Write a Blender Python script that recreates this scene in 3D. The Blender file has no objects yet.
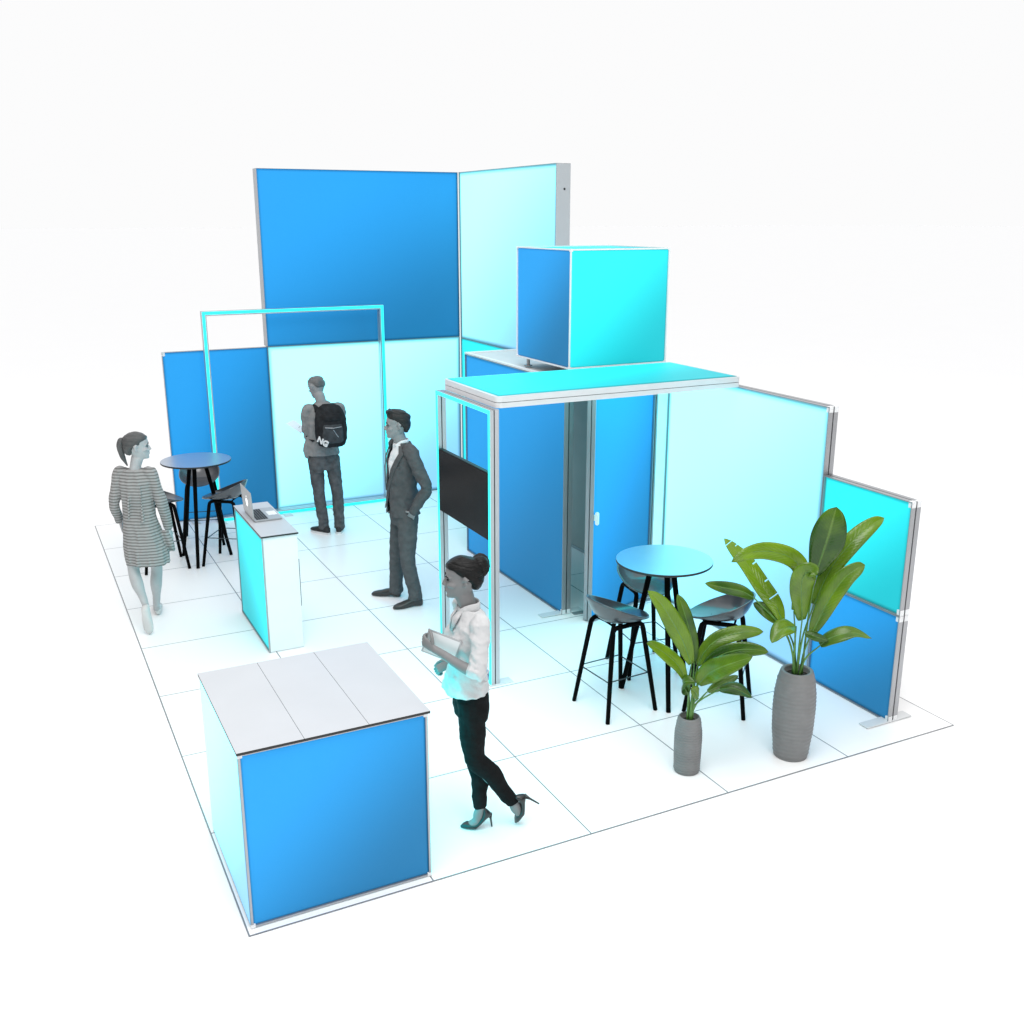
import bpy, bmesh, math, random
from mathutils import Vector, Matrix, Quaternion
random.seed(7)
SC = bpy.context.scene
COL = SC.collection
V = Vector
PI = math.pi
rad = math.radians

# ------------------------------------------------------------------ helpers
def link(o, parent=None):
    COL.objects.link(o)
    if parent is not None:
        o.parent = parent
    return o

def tag(o, label=None, cat=None, group=None, kind=None):
    if label: o['label'] = label
    if cat: o['category'] = cat
    if group: o['group'] = group
    if kind: o['kind'] = kind
    elif label: o['kind'] = 'thing'
    return o

def thing(name, label, cat, loc=(0, 0, 0), rotz=0.0, group=None):
    o = bpy.data.objects.new(name, None)
    o.empty_display_size = 0.1
    COL.objects.link(o)
    o.location = loc
    o.rotation_euler = (0, 0, rotz)
    return tag(o, label, cat, group)

def obj(name, bm, mats, parent=None, smooth=False, loc=None):
    me = bpy.data.meshes.new(name)
    bmesh.ops.recalc_face_normals(bm, faces=bm.faces)
    bm.to_mesh(me)
    bm.free()
    for m in (mats if isinstance(mats, (list, tuple)) else [mats]):
        me.materials.append(m)
    if smooth:
        me.polygons.foreach_set('use_smooth', [True] * len(me.polygons))
    o = bpy.data.objects.new(name, me)
    link(o, parent)
    if loc is not None:
        o.location = loc
    return o

def copy_tree(o, parent=None):
    c = o.copy()
    COL.objects.link(c)
    if parent is not None:
        c.parent = parent
    for ch in list(o.children):
        copy_tree(ch, c)
    return c

def box(bm, lo, hi, mi=0):
    x0, y0, z0 = lo
    x1, y1, z1 = hi
    vs = [bm.verts.new(p) for p in ((x0, y0, z0), (x1, y0, z0), (x1, y1, z0), (x0, y1, z0),
                                     (x0, y0, z1), (x1, y0, z1), (x1, y1, z1), (x0, y1, z1))]
    fs = []
    for f in ((0, 3, 2, 1), (4, 5, 6, 7), (0, 1, 5, 4), (1, 2, 6, 5), (2, 3, 7, 6), (3, 0, 4, 7)):
        fc = bm.faces.new([vs[i] for i in f])
        fc.material_index = mi
        fs.append(fc)
    return fs

def bevel(bm, w, seg=2):
    bmesh.ops.bevel(bm, geom=list(bm.edges), offset=w, segments=seg, affect='EDGES', clamp_overlap=True)

def loft(bm, rings, cap=True, mi=0):
    vr = [[bm.verts.new(p) for p in r] for r in rings]
    n = len(vr[0])
    for a, b in zip(vr[:-1], vr[1:]):
        for i in range(n):
            f = bm.faces.new((a[i], a[(i + 1) % n], b[(i + 1) % n], b[i]))
            f.material_index = mi
    if cap:
        for r, rev in ((vr[0], True), (vr[-1], False)):
            c = bm.verts.new(sum((v.co for v in r), V()) / n)
            for i in range(n):
                q = (r[(i + 1) % n], r[i], c) if rev else (r[i], r[(i + 1) % n], c)
                f = bm.faces.new(q)
                f.material_index = mi
    return vr

def tube(bm, pts, radii, side=(0, 0, 1), n=12, cap=True, mi=0, dome=0.0):
    pts = [V(p) for p in pts]
    side = V(side)
    if not isinstance(radii, (list, tuple)):
        radii = [radii] * len(pts)
    rings = []
    m = len(pts)
    for i, p in enumerate(pts):
        if i == 0: t = pts[1] - pts[0]
        elif i == m - 1: t = pts[-1] - pts[-2]
        else: t = (pts[i + 1] - p).normalized() + (p - pts[i - 1]).normalized()
        t.normalize()
        s = side - t * side.dot(t)
        if s.length < 1e-3:
            s = V((1, 0, 0)) - t * t.x
            if s.length < 1e-3: s = V((0, 1, 0))
        s.normalize()
        b = t.cross(s)
        r = radii[i]
        ra, rb = (r if isinstance(r, (list, tuple)) else (r, r))
        if dome and i == 0:
            rings.append([p - t * dome * min(ra, rb) + (s * math.cos(k * 2 * PI / n) * ra + b * math.sin(k * 2 * PI / n) * rb) * 0.55 for k in range(n)])
        rings.append([p + s * math.cos(k * 2 * PI / n) * ra + b * math.sin(k * 2 * PI / n) * rb for k in range(n)])
        if dome and i == m - 1:
            rings.append([p + t * dome * min(ra, rb) + (s * math.cos(k * 2 * PI / n) * ra + b * math.sin(k * 2 * PI / n) * rb) * 0.55 for k in range(n)])
    return loft(bm, rings, cap, mi)

def spline(pts, n):
    """Catmull-Rom resample"""
    P = [V(p) for p in pts]
    P = [P[0] * 2 - P[1]] + P + [P[-1] * 2 - P[-2]]
    out = []
    segs = len(P) - 3
    for i in range(n):
        s = i / (n - 1) * segs
        k = min(int(s), segs - 1)
        t = s - k
        a, b, c, d = P[k:k + 4]
        out.append(0.5 * ((2 * b) + (c - a) * t + (2 * a - 5 * b + 4 * c - d) * t * t + (3 * b - a - 3 * c + d) * t ** 3))
    return out

def lerp_table(tab, x):
    if x <= tab[0][0]: return tab[0][1]
    for (x0, y0), (x1, y1) in zip(tab[:-1], tab[1:]):
        if x <= x1:
            t = (x - x0) / (x1 - x0)
            return y0 + (y1 - y0) * t
    return tab[-1][1]

def lathe(bm, prof, n=48, mi=0):
    rings = [[V((r * math.cos(k * 2 * PI / n), r * math.sin(k * 2 * PI / n), z)) for k in range(n)] for r, z in prof]
    return loft(bm, rings, True, mi)

def ellipsoid(bm, c, r, rot=None, seg=16, rings=10):
    c = V(c)
    R = rot if rot is not None else Matrix.Identity(3)
    rr = []
    for j in range(1, rings):
        ph = PI * j / rings
        rr.append([c + R @ V((r[0] * math.sin(ph) * math.cos(a * 2 * PI / seg), r[1] * math.sin(ph) * math.sin(a * 2 * PI / seg), -r[2] * math.cos(ph))) for a in range(seg)])
    return loft(bm, rr, True)

# ------------------------------------------------------------------ materials
def mat(name, color, rough=0.5, metal=0.0, spec=0.5, vary=0.0, vscale=8.0, bump=0.0, bscale=60.0, coat=0.0):
    m = bpy.data.materials.new(name)
    m.use_nodes = True
    nt = m.node_tree
    b = nt.nodes['Principled BSDF']
    b.inputs['Base Color'].default_value = (*color, 1)
    b.inputs['Roughness'].default_value = rough
    b.inputs['Metallic'].default_value = metal
    b.inputs['Specular IOR Level'].default_value = spec
    b.inputs['Coat Weight'].default_value = coat
    tc = nt.nodes.new('ShaderNodeTexCoord')
    if vary > 0:
        nz = nt.nodes.new('ShaderNodeTexNoise')
        nz.inputs['Scale'].default_value = vscale
        nz.inputs['Detail'].default_value = 5
        nt.links.new(tc.outputs['Object'], nz.inputs['Vector'])
        rp = nt.nodes.new('ShaderNodeValToRGB')
        rp.color_ramp.elements[0].position = 0.3
        rp.color_ramp.elements[1].position = 0.7
        rp.color_ramp.elements[0].color = (*[c * (1 - vary) for c in color], 1)
        rp.color_ramp.elements[1].color = (*[min(1, c * (1 + vary)) for c in color], 1)
        nt.links.new(nz.outputs['Fac'], rp.inputs['Fac'])
        nt.links.new(rp.outputs['Color'], b.inputs['Base Color'])
    if bump > 0:
        n2 = nt.nodes.new('ShaderNodeTexNoise')
        n2.inputs['Scale'].default_value = bscale
        n2.inputs['Detail'].default_value = 4
        nt.links.new(tc.outputs['Object'], n2.inputs['Vector'])
        bp = nt.nodes.new('ShaderNodeBump')
        bp.inputs['Strength'].default_value = bump
        bp.inputs['Distance'].default_value = 0.02
        nt.links.new(n2.outputs['Fac'], bp.inputs['Height'])
        nt.links.new(bp.outputs['Normal'], b.inputs['Normal'])
    return m

def fabric_mat(name, light, deep, base_k, emit_k, falloff_w=0.034, falloff_k=0.45, p0=0.22, p1=0.92):
    """Backlit printed textile of a lightbox: the printed artwork is a two-tone diagonal fade
    (the same print on every panel, whichever way the panel faces); LED glow painted dimmer towards the border."""
    m = bpy.data.materials.new(name)
    m.use_nodes = True
    nt = m.node_tree
    N = nt.nodes.new
    L = nt.links.new
    b = nt.nodes['Principled BSDF']
    b.inputs['Roughness'].default_value = 0.55
    b.inputs['Specular IOR Level'].default_value = 0.25
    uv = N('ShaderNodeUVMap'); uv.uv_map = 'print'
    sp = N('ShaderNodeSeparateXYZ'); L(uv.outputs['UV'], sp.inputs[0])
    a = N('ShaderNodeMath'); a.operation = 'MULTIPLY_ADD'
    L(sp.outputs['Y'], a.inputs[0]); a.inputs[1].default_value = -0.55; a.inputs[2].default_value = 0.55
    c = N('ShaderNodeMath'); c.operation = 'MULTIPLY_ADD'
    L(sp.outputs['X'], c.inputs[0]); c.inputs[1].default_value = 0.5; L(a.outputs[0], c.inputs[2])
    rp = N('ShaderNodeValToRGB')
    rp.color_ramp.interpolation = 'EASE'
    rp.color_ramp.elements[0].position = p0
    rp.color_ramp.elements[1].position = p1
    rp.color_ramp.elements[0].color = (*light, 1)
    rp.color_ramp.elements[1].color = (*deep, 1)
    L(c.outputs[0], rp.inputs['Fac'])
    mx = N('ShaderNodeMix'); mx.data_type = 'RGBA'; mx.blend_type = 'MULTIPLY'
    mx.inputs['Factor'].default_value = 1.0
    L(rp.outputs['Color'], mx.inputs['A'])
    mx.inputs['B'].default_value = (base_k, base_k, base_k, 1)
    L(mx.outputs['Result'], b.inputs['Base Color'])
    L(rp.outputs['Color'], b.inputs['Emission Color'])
    # LED light falling off at the border, painted into the emission strength
    hem = N('ShaderNodeUVMap'); hem.uv_map = 'hem'  # 'hem' is the distance to the border, driving the painted LED falloff
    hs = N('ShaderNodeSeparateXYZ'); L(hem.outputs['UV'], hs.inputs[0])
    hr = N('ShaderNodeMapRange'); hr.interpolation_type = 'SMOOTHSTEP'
    hr.inputs['From Min'].default_value = 0.0; hr.inputs['From Max'].default_value = falloff_w
    hr.inputs['To Min'].default_value = emit_k * falloff_k; hr.inputs['To Max'].default_value = emit_k
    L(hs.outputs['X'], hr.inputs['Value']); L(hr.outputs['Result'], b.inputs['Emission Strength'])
    # woven textile grain
    tc = N('ShaderNodeTexCoord')
    nz = N('ShaderNodeTexNoise'); nz.inputs['Scale'].default_value = 400
    L(tc.outputs['Object'], nz.inputs['Vector'])
    bp = N('ShaderNodeBump'); bp.inputs['Strength'].default_value = 0.05; bp.inputs['Distance'].default_value = 0.002
    L(nz.outputs['Fac'], bp.inputs['Height']); L(bp.outputs['Normal'], b.inputs['Normal'])
    return m

M = {}
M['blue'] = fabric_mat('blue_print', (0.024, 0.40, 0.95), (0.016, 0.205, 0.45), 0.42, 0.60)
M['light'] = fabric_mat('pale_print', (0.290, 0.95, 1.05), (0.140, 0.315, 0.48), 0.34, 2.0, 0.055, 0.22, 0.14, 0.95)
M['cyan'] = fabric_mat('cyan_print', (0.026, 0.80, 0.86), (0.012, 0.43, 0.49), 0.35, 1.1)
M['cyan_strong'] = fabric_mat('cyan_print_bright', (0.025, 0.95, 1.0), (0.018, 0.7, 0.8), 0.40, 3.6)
M['led'] = mat('cyan_led_strip', (0.03, 0.85, 0.85), 0.4)
_b = M['led'].node_tree.nodes['Principled BSDF']
_b.inputs['Emission Color'].default_value = (0.02, 0.82, 0.80, 1)
_b.inputs['Emission Strength'].default_value = 0.75
M['alu'] = mat('brushed_aluminium', (0.40, 0.405, 0.42), 0.40, 0.75, vary=0.03, vscale=8)
M['plate'] = mat('steel_plate', (0.66, 0.68, 0.69), 0.5, 0.1, vary=0.03)
M['portal'] = mat('satin_aluminium', (0.56, 0.57, 0.60), 0.33, 0.7, vary=0.03, vscale=8)
M['canopy_edge'] = mat('canopy_aluminium', (0.72, 0.72, 0.73), 0.4, 0.2, vary=0.02)
M['endcap'] = mat('satin_end_cap', (0.52, 0.53, 0.55), 0.5, 0.3, vary=0.01)
M['alu_white'] = mat('pale_connector', (0.82, 0.83, 0.84), 0.4, 0.0, vary=0.03)
M['groove'] = mat('dark_groove', (0.025, 0.027, 0.03), 0.7, vary=0.2)
M['backing'] = mat('grey_backing', (0.46, 0.445, 0.43), 0.75, vary=0.05, vscale=4)
M['board'] = mat('white_laminate', (0.50, 0.515, 0.54), 0.32, spec=0.5, vary=0.02, vscale=3)
M['board_edge'] = mat('black_core_edge', (0.012, 0.012, 0.012), 0.5, vary=0.2)
M['panel_white'] = mat('white_counter_panel', (0.84, 0.85, 0.86), 0.45, vary=0.02, vscale=3)
M['black'] = mat('matt_black_wood', (0.0025, 0.0025, 0.0025), 0.6, spec=0.03, vary=0.3)
M['rod'] = mat('black_steel_rod', (0.05, 0.07, 0.08), 0.3, 0.6)
M['seat'] = mat('charcoal_seat_shell', (0.040, 0.046, 0.055), 0.30, spec=0.8, vary=0.05, coat=0.35)
M['tabletop'] = mat('satin_grey_tabletop', (0.46, 0.52, 0.60), 0.30, 0.85, vary=0.03, vscale=5)
M['tv'] = mat('black_screen_glass', (0.0015, 0.0015, 0.002), 0.2, spec=0.09, vary=0.1)
M['vase'] = mat('grey_ceramic', (0.185, 0.185, 0.185), 0.5, vary=0.05, vscale=20)
M['soil'] = mat('dark_soil', (0.02, 0.016, 0.012), 0.9, vary=0.5, vscale=60, bump=0.8)
M['stem'] = mat('green_stem', (0.09, 0.22, 0.04), 0.45, vary=0.25, vscale=20)
M['roof'] = mat('roof_panel_grey', (0.60, 0.59, 0.58), 0.5, vary=0.05, vscale=6)
M['laptop'] = mat('laptop_aluminium', (0.44, 0.45, 0.46), 0.38, 0.4, vary=0.03)
M['keys'] = mat('black_keys', (0.01, 0.01, 0.011), 0.5, vary=0.2)
M['glow'] = mat('lit_mark', (0.9, 0.9, 0.9), 0.5)
_b = M['glow'].node_tree.nodes['Principled BSDF']
_b.inputs['Emission Color'].default_value = (1, 1, 1, 1); _b.inputs['Emission Strength'].default_value = 0.9
M['paper'] = mat('white_paper', (0.78, 0.79, 0.82), 0.6, vary=0.02)
M['white_part'] = mat('white_handle', (0.85, 0.85, 0.85), 0.35, vary=0.02)

def leaf_mat():
    m = bpy.data.materials.new('banana_leaf')
    m.use_nodes = True
    nt = m.node_tree; N = nt.nodes.new; L = nt.links.new
    b = nt.nodes['Principled BSDF']
    b.inputs['Roughness'].default_value = 0.2
    b.inputs['Specular IOR Level'].default_value = 0.5
    uv = N('ShaderNodeUVMap'); uv.uv_map = 'leaf'
    sp = N('ShaderNodeSeparateXYZ'); L(uv.outputs['UV'], sp.inputs[0])
    # side veins: stripes along the length, swept by the distance from the midrib
    ab = N('ShaderNodeMath'); ab.operation = 'ABSOLUTE'; L(sp.outputs['X'], ab.inputs[0])
    sw = N('ShaderNodeMath'); sw.operation = 'MULTIPLY_ADD'; L(ab.outputs[0], sw.inputs[0]); sw.inputs[1].default_value = -0.16; L(sp.outputs['Y'], sw.inputs[2])
    fr = N('ShaderNodeMath'); fr.operation = 'MULTIPLY'; L(sw.outputs[0], fr.inputs[0]); fr.inputs[1].default_value = 140.0
    sn = N('ShaderNodeMath'); sn.operation = 'SINE'; L(fr.outputs[0], sn.inputs[0])
    tc = N('ShaderNodeTexCoord')
    nz = N('ShaderNodeTexNoise'); nz.inputs['Scale'].default_value = 5; nz.inputs['Detail'].default_value = 3
    L(tc.outputs['Object'], nz.inputs['Vector'])
    rp = N('ShaderNodeValToRGB')
    rp.color_ramp.elements[0].position = 0.2; rp.color_ramp.elements[1].position = 0.85
    rp.color_ramp.elements[0].color = (0.030, 0.095, 0.010, 1)
    rp.color_ramp.elements[1].color = (0.185, 0.330, 0.014, 1)
    oi = N('ShaderNodeObjectInfo')
    ad = N('ShaderNodeMath'); ad.operation = 'MULTIPLY_ADD'; L(oi.outputs['Random'], ad.inputs[0]); ad.inputs[1].default_value = 0.55; ad.inputs[2].default_value = -0.24
    a2 = N('ShaderNodeMath'); a2.operation = 'ADD'; L(nz.outputs['Fac'], a2.inputs[0]); L(ad.outputs[0], a2.inputs[1])
    L(a2.outputs[0], rp.inputs['Fac'])
    mr = N('ShaderNodeMapRange'); mr.inputs['From Min'].default_value = 0.03; mr.inputs['From Max'].default_value = 0.10
    mr.inputs['To Min'].default_value = 0.55; mr.inputs['To Max'].default_value = 0.0
    L(ab.outputs[0], mr.inputs['Value'])
    mx = N('ShaderNodeMix'); mx.data_type = 'RGBA'
    L(mr.outputs['Result'], mx.inputs['Factor']); L(rp.outputs['Color'], mx.inputs['A']); mx.inputs['B'].default_value = (0.20, 0.31, 0.06, 1)
    vn = N('ShaderNodeMath'); vn.operation = 'MULTIPLY_ADD'; L(sn.outputs[0], vn.inputs[0]); vn.inputs[1].default_value = 0.045; vn.inputs[2].default_value = 1.0
    m2 = N('ShaderNodeMix'); m2.data_type = 'RGBA'; m2.blend_type = 'MULTIPLY'; m2.inputs['Factor'].default_value = 1.0
    L(mx.outputs['Result'], m2.inputs['A']); L(vn.outputs[0], m2.inputs['B'])
    L(m2.outputs['Result'], b.inputs['Base Color'])
    bp = N('ShaderNodeBump'); bp.inputs['Strength'].default_value = 0.12; bp.inputs['Distance'].default_value = 0.003
    L(sn.outputs[0], bp.inputs['Height']); L(bp.outputs['Normal'], b.inputs['Normal'])
    tr = N('ShaderNodeBsdfTranslucent'); L(m2.outputs['Result'], tr.inputs['Color'])
    ms = N('ShaderNodeMixShader'); ms.inputs['Fac'].default_value = 0.22
    L(b.outputs[0], ms.inputs[1]); L(tr.outputs[0], ms.inputs[2])
    L(ms.outputs[0], nt.nodes['Material Output'].inputs['Surface'])
    return m
M['leaf'] = leaf_mat()

def cloth(name, color, rough=0.85, vary=0.12, bump=0.5, bscale=14, stripes=None):
    m = mat(name, color, rough, spec=0.1, vary=vary, vscale=18, bump=bump, bscale=bscale)
    if stripes:
        nt = m.node_tree; N = nt.nodes.new; L = nt.links.new
        b = nt.nodes['Principled BSDF']
        tc = N('ShaderNodeTexCoord')
        sp = N('ShaderNodeSeparateXYZ'); L(tc.outputs['Object'], sp.inputs[0])
        f = N('ShaderNodeMath'); f.operation = 'MULTIPLY'; L(sp.outputs['Z'], f.inputs[0]); f.inputs[1].default_value = 2 * PI / stripes[0]
        s = N('ShaderNodeMath'); s.operation = 'SINE'; L(f.outputs[0], s.inputs[0])
        rp = N('ShaderNodeValToRGB')
        rp.color_ramp.elements[0].position = 0.30; rp.color_ramp.elements[1].position = 0.48
        rp.color_ramp.elements[0].color = (*stripes[1], 1); rp.color_ramp.elements[1].color = (*color, 1)
        h = N('ShaderNodeMath'); h.operation = 'MULTIPLY_ADD'; L(s.outputs[0], h.inputs[0]); h.inputs[1].default_value = 0.5; h.inputs[2].default_value = 0.5
        L(h.outputs[0], rp.inputs['Fac']); L(rp.outputs['Color'], b.inputs['Base Color'])
    return m

# ------------------------------------------------------------------ world, lamps, camera
w = bpy.data.worlds.new('World'); SC.world = w; w.use_nodes = True
bg = w.node_tree.nodes['Background']
# invented surroundings shaped for the light: white ahead, brightened zenith, darkened behind the camera
def shaped_world():
    nt = w.node_tree; N = nt.nodes.new; L = nt.links.new
    tc = N('ShaderNodeTexCoord'); sp = N('ShaderNodeSeparateXYZ'); L(tc.outputs['Generated'], sp.inputs[0])
    flat = N('ShaderNodeCombineXYZ'); L(sp.outputs['X'], flat.inputs['X']); L(sp.outputs['Y'], flat.inputs['Y'])
    nm = N('ShaderNodeVectorMath'); nm.operation = 'NORMALIZE'; L(flat.outputs[0], nm.inputs[0])
    dt = N('ShaderNodeVectorMath'); dt.operation = 'DOT_PRODUCT'; L(nm.outputs[0], dt.inputs[0]); dt.inputs[1].default_value = (0.447, 0.8945, 0)
    f = N('ShaderNodeMapRange'); f.interpolation_type = 'SMOOTHSTEP'; L(dt.outputs['Value'], f.inputs['Value'])
    f.inputs['From Min'].default_value = 0.2; f.inputs['From Max'].default_value = 0.65
    h = N('ShaderNodeMapRange'); h.interpolation_type = 'SMOOTHSTEP'; L(sp.outputs['Z'], h.inputs['Value'])
    h.inputs['From Min'].default_value = 0.30; h.inputs['From Max'].default_value = 0.75
    a = N('ShaderNodeMix'); a.data_type = 'RGBA'; L(f.outputs['Result'], a.inputs['Factor'])
    a.inputs['A'].default_value = (0.08, 0.08, 0.082, 1); a.inputs['B'].default_value = (0.972, 0.972, 0.975, 1)
    b = N('ShaderNodeMix'); b.data_type = 'RGBA'; L(h.outputs['Result'], b.inputs['Factor']); L(a.outputs['Result'], b.inputs['A'])
    b.inputs['B'].default_value = (1.23, 1.23, 1.235, 1)
    L(b.outputs['Result'], bg.inputs['Color'])
    bg.inputs['Strength'].default_value = 1.0
shaped_world()

def area(name, loc, target, size, power, color=(1, 1, 1)):
    l = bpy.data.lights.new(name, 'AREA')
    l.shape = 'DISK'; l.size = size; l.energy = power; l.color = color
    o = bpy.data.objects.new(name, l); COL.objects.link(o)
    o.location = loc
    o.rotation_euler = (V(target) - V(loc)).to_track_quat('-Z', 'Y').to_euler()
    return o
area('studio_overhead_softbox', (0.6, -1.5, 8.5), (1.8, 2.2, 0.0), 5.5, 430)  # unseen lamp added to lift the brightness of the floor
area('studio_front_softbox', (2.0, -10.0, 5.0), (2.4, 3.0, 1.2), 4.0, 190)  # unseen lamp added to whiten the faces turned to the front

cam = bpy.data.cameras.new('Camera'); co = bpy.data.objects.new('Camera', cam); COL.objects.link(co)
co.location = (-0.770778, -4.501085, 3.474441)
co.rotation_euler = (1.29157139, 0.0, -0.463466686)
cam.sensor_fit = 'HORIZONTAL'; cam.sensor_width = 36.0
cam.lens = 1024.494 / 1024 * 36.0
cam.clip_start = 0.05; cam.clip_end = 2000
SC.camera = co
SC.view_settings.view_transform = 'Standard'
SC.view_settings.look = 'None'
SC.view_settings.exposure = 0.0
SC.view_settings.gamma = 1.0
SC.view_settings.use_curve_mapping = False
SC.cycles.use_denoising = True
SC.cycles.max_bounces = 8
SC.cycles.diffuse_bounces = 5
SC.cycles.sample_clamp_indirect = 6.0

# ------------------------------------------------------------------ setting
gm = mat('white_studio_ground', (0.985, 0.985, 0.987), 0.9, spec=0.0, vary=0.003, vscale=0.6)
bm = bmesh.new()
bmesh.ops.create_grid(bm, x_segments=8, y_segments=8, size=400)
tag(obj('ground', bm, gm, loc=(0, 0, -0.005)), kind='structure')

def tile_mat():
    m = mat('white_floor_tiles', (0.90, 0.90, 0.905), 0.35, spec=0.3)
    nt = m.node_tree; N = nt.nodes.new; L = nt.links.new
    b = nt.nodes['Principled BSDF']
    tc = N('ShaderNodeTexCoord'); sp = N('ShaderNodeSeparateXYZ'); L(tc.outputs['Object'], sp.inputs[0])
    ds = []
    for ax in ('X', 'Y'):
        a = N('ShaderNodeMath'); a.operation = 'PINGPONG'; L(sp.outputs[ax], a.inputs[0]); a.inputs[1].default_value = 0.5
        ds.append(a)
    mn = N('ShaderNodeMath'); mn.operation = 'MINIMUM'; L(ds[0].outputs[0], mn.inputs[0]); L(ds[1].outputs[0], mn.inputs[1])
    mr = N('ShaderNodeMapRange'); mr.inputs['From Min'].default_value = 0.0038; mr.inputs['From Max'].default_value = 0.0047
    L(mn.outputs[0], mr.inputs['Value'])
    nz = N('ShaderNodeTexNoise'); nz.inputs['Scale'].default_value = 1.5; L(tc.outputs['Object'], nz.inputs['Vector'])
    r2 = N('ShaderNodeMapRange'); r2.inputs['To Min'].default_value = 0.885; r2.inputs['To Max'].default_value = 0.905; L(nz.outputs['Fac'], r2.inputs['Value'])
    cb = N('ShaderNodeCombineColor')
    for i in range(3): L(r2.outputs['Result'], cb.inputs[i])
    mx = N('ShaderNodeMix'); mx.data_type = 'RGBA'
    L(mr.outputs['Result'], mx.inputs['Factor']); mx.inputs['A'].default_value = (0.19, 0.205, 0.22, 1); L(cb.outputs[0], mx.inputs['B'])
    L(mx.outputs['Result'], b.inputs['Base Color'])
    return m
bm = bmesh.new()
q = [bm.verts.new(p) for p in ((-.004, -.004, 0), (5.004, -.004, 0), (5.004, 8.004, 0), (-.004, 8.004, 0))]
bm.faces.new(q)
tag(obj('floor', bm, tile_mat()), kind='structure')

# ------------------------------------------------------------------ lightbox panels
def fabric_bm(w, h, flip=False, falloff_scale=1.0, r=0.006):
    """stretched textile in the local XZ plane, facing -Y; its border dips softly into the frame"""
    bm = bmesh.new()
    uvl = bm.loops.layers.uv.new('print'); efl = bm.loops.layers.uv.new('hem')  # 'hem' stores the distance to the border for the painted LED falloff
    us = [0] + sorted([.06 / w, .035 / w, .018 / w, .008 / w]) + [.3, .5, .7] + sorted([1 - .06 / w, 1 - .035 / w, 1 - .018 / w, 1 - .008 / w]) + [1]
    vs_ = [0] + sorted([.06 / h, .035 / h, .018 / h, .008 / h]) + [.3, .5, .7] + sorted([1 - .06 / h, 1 - .035 / h, 1 - .018 / h, 1 - .008 / h]) + [1]
    grid = []
    for j in vs_:
        row = []
        for i in us:
            x, z = i * w, j * h
            e = min(x, w - x, z, h - z)
            dip = r * max(0.0, 1 - e / 0.03) ** 2
            row.append(bm.verts.new((x, dip, z)))
        grid.append(row)
    for j in range(len(us) - 1):
        for i in range(len(us) - 1):
            f = bm.faces.new((grid[j][i], grid[j][i + 1], grid[j + 1][i + 1], grid[j + 1][i]))
            for lp, (a, b) in zip(f.loops, ((i, j), (i + 1, j), (i + 1, j + 1), (i, j + 1))):
                u = us[a]
                lp[uvl].uv = (1 - u if flip else u, vs_[b])
                lp[efl].uv = (falloff_scale * min(0.06, u * w, (1 - u) * w, vs_[b] * h, (1 - vs_[b]) * h), 0)
    return bm

def flat_fabric(name, w, h, m, parent, matrix, flip=False, falloff_scale=1.0, r=0.006):
    bm = fabric_bm(w, h, flip, falloff_scale, r)
    me_o = obj(name, bm, m, parent, smooth=True)
    me_o.matrix_local = matrix
    return me_o

LIP = 0.011
REC = 0.018
def frame_bm(w, h, t, LIP):
    """open aluminium frame, front at y=0, two rails with a groove between them on the outer sides"""
    bm = bmesh.new()
    a, b = t * 0.44, t * 0.56
    def ring(y0, y1, wd, inset=0.0):
        i = inset
        box(bm, (i, y0, i), (i + wd, y1, h - i))
        box(bm, (w - i - wd, y0, i), (w - i, y1, h - i))
        box(bm, (i + wd, y0, i), (w - i - wd, y1, i + wd))
        box(bm, (i + wd, y0, h - i - wd), (w - i - wd, y1, h - i))
    ring(0, REC + 0.004, LIP)
    ring(REC + 0.004, a, 0.032)
    ring(b, t, 0.032)
    return bm

def groove_bm(w, h, t):
    bm = bmesh.new()
    a, b = t * 0.44, t * 0.56
    i = 0.008; wd = 0.02
    box(bm, (i, a, i), (i + wd, b, h - i))
    box(bm, (w - i - wd, a, i), (w - i, b, h - i))
    box(bm, (i + wd, a, i), (w - i - wd, b, i + wd))
    box(bm, (i + wd, a, h - i - wd), (w - i - wd, b, h - i))
    return bm

def connectors(w, h, t, corners, parent):
    s, k = 0.042, 0.0025
    for (cx, cz) in corners:
        for (y0, y1) in ((0.003, t * 0.43), (t * 0.57, t - 0.003)):
            bm = bmesh.new()
            x0 = -k if cx == 0 else w - 0.03
            z0 = -k if cz == 0 else h - s
            x1 = 0.03 if cx == 0 else w + k
            z1 = s if cz == 0 else h + k
            if cz == 0: z0 = max(z0, 0.0005 if h > 1.9 else z0)
            box(bm, (x0, y0, z0), (x1, y1, z1))
            obj('corner_connector', bm, M['alu_white'], parent)

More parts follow.
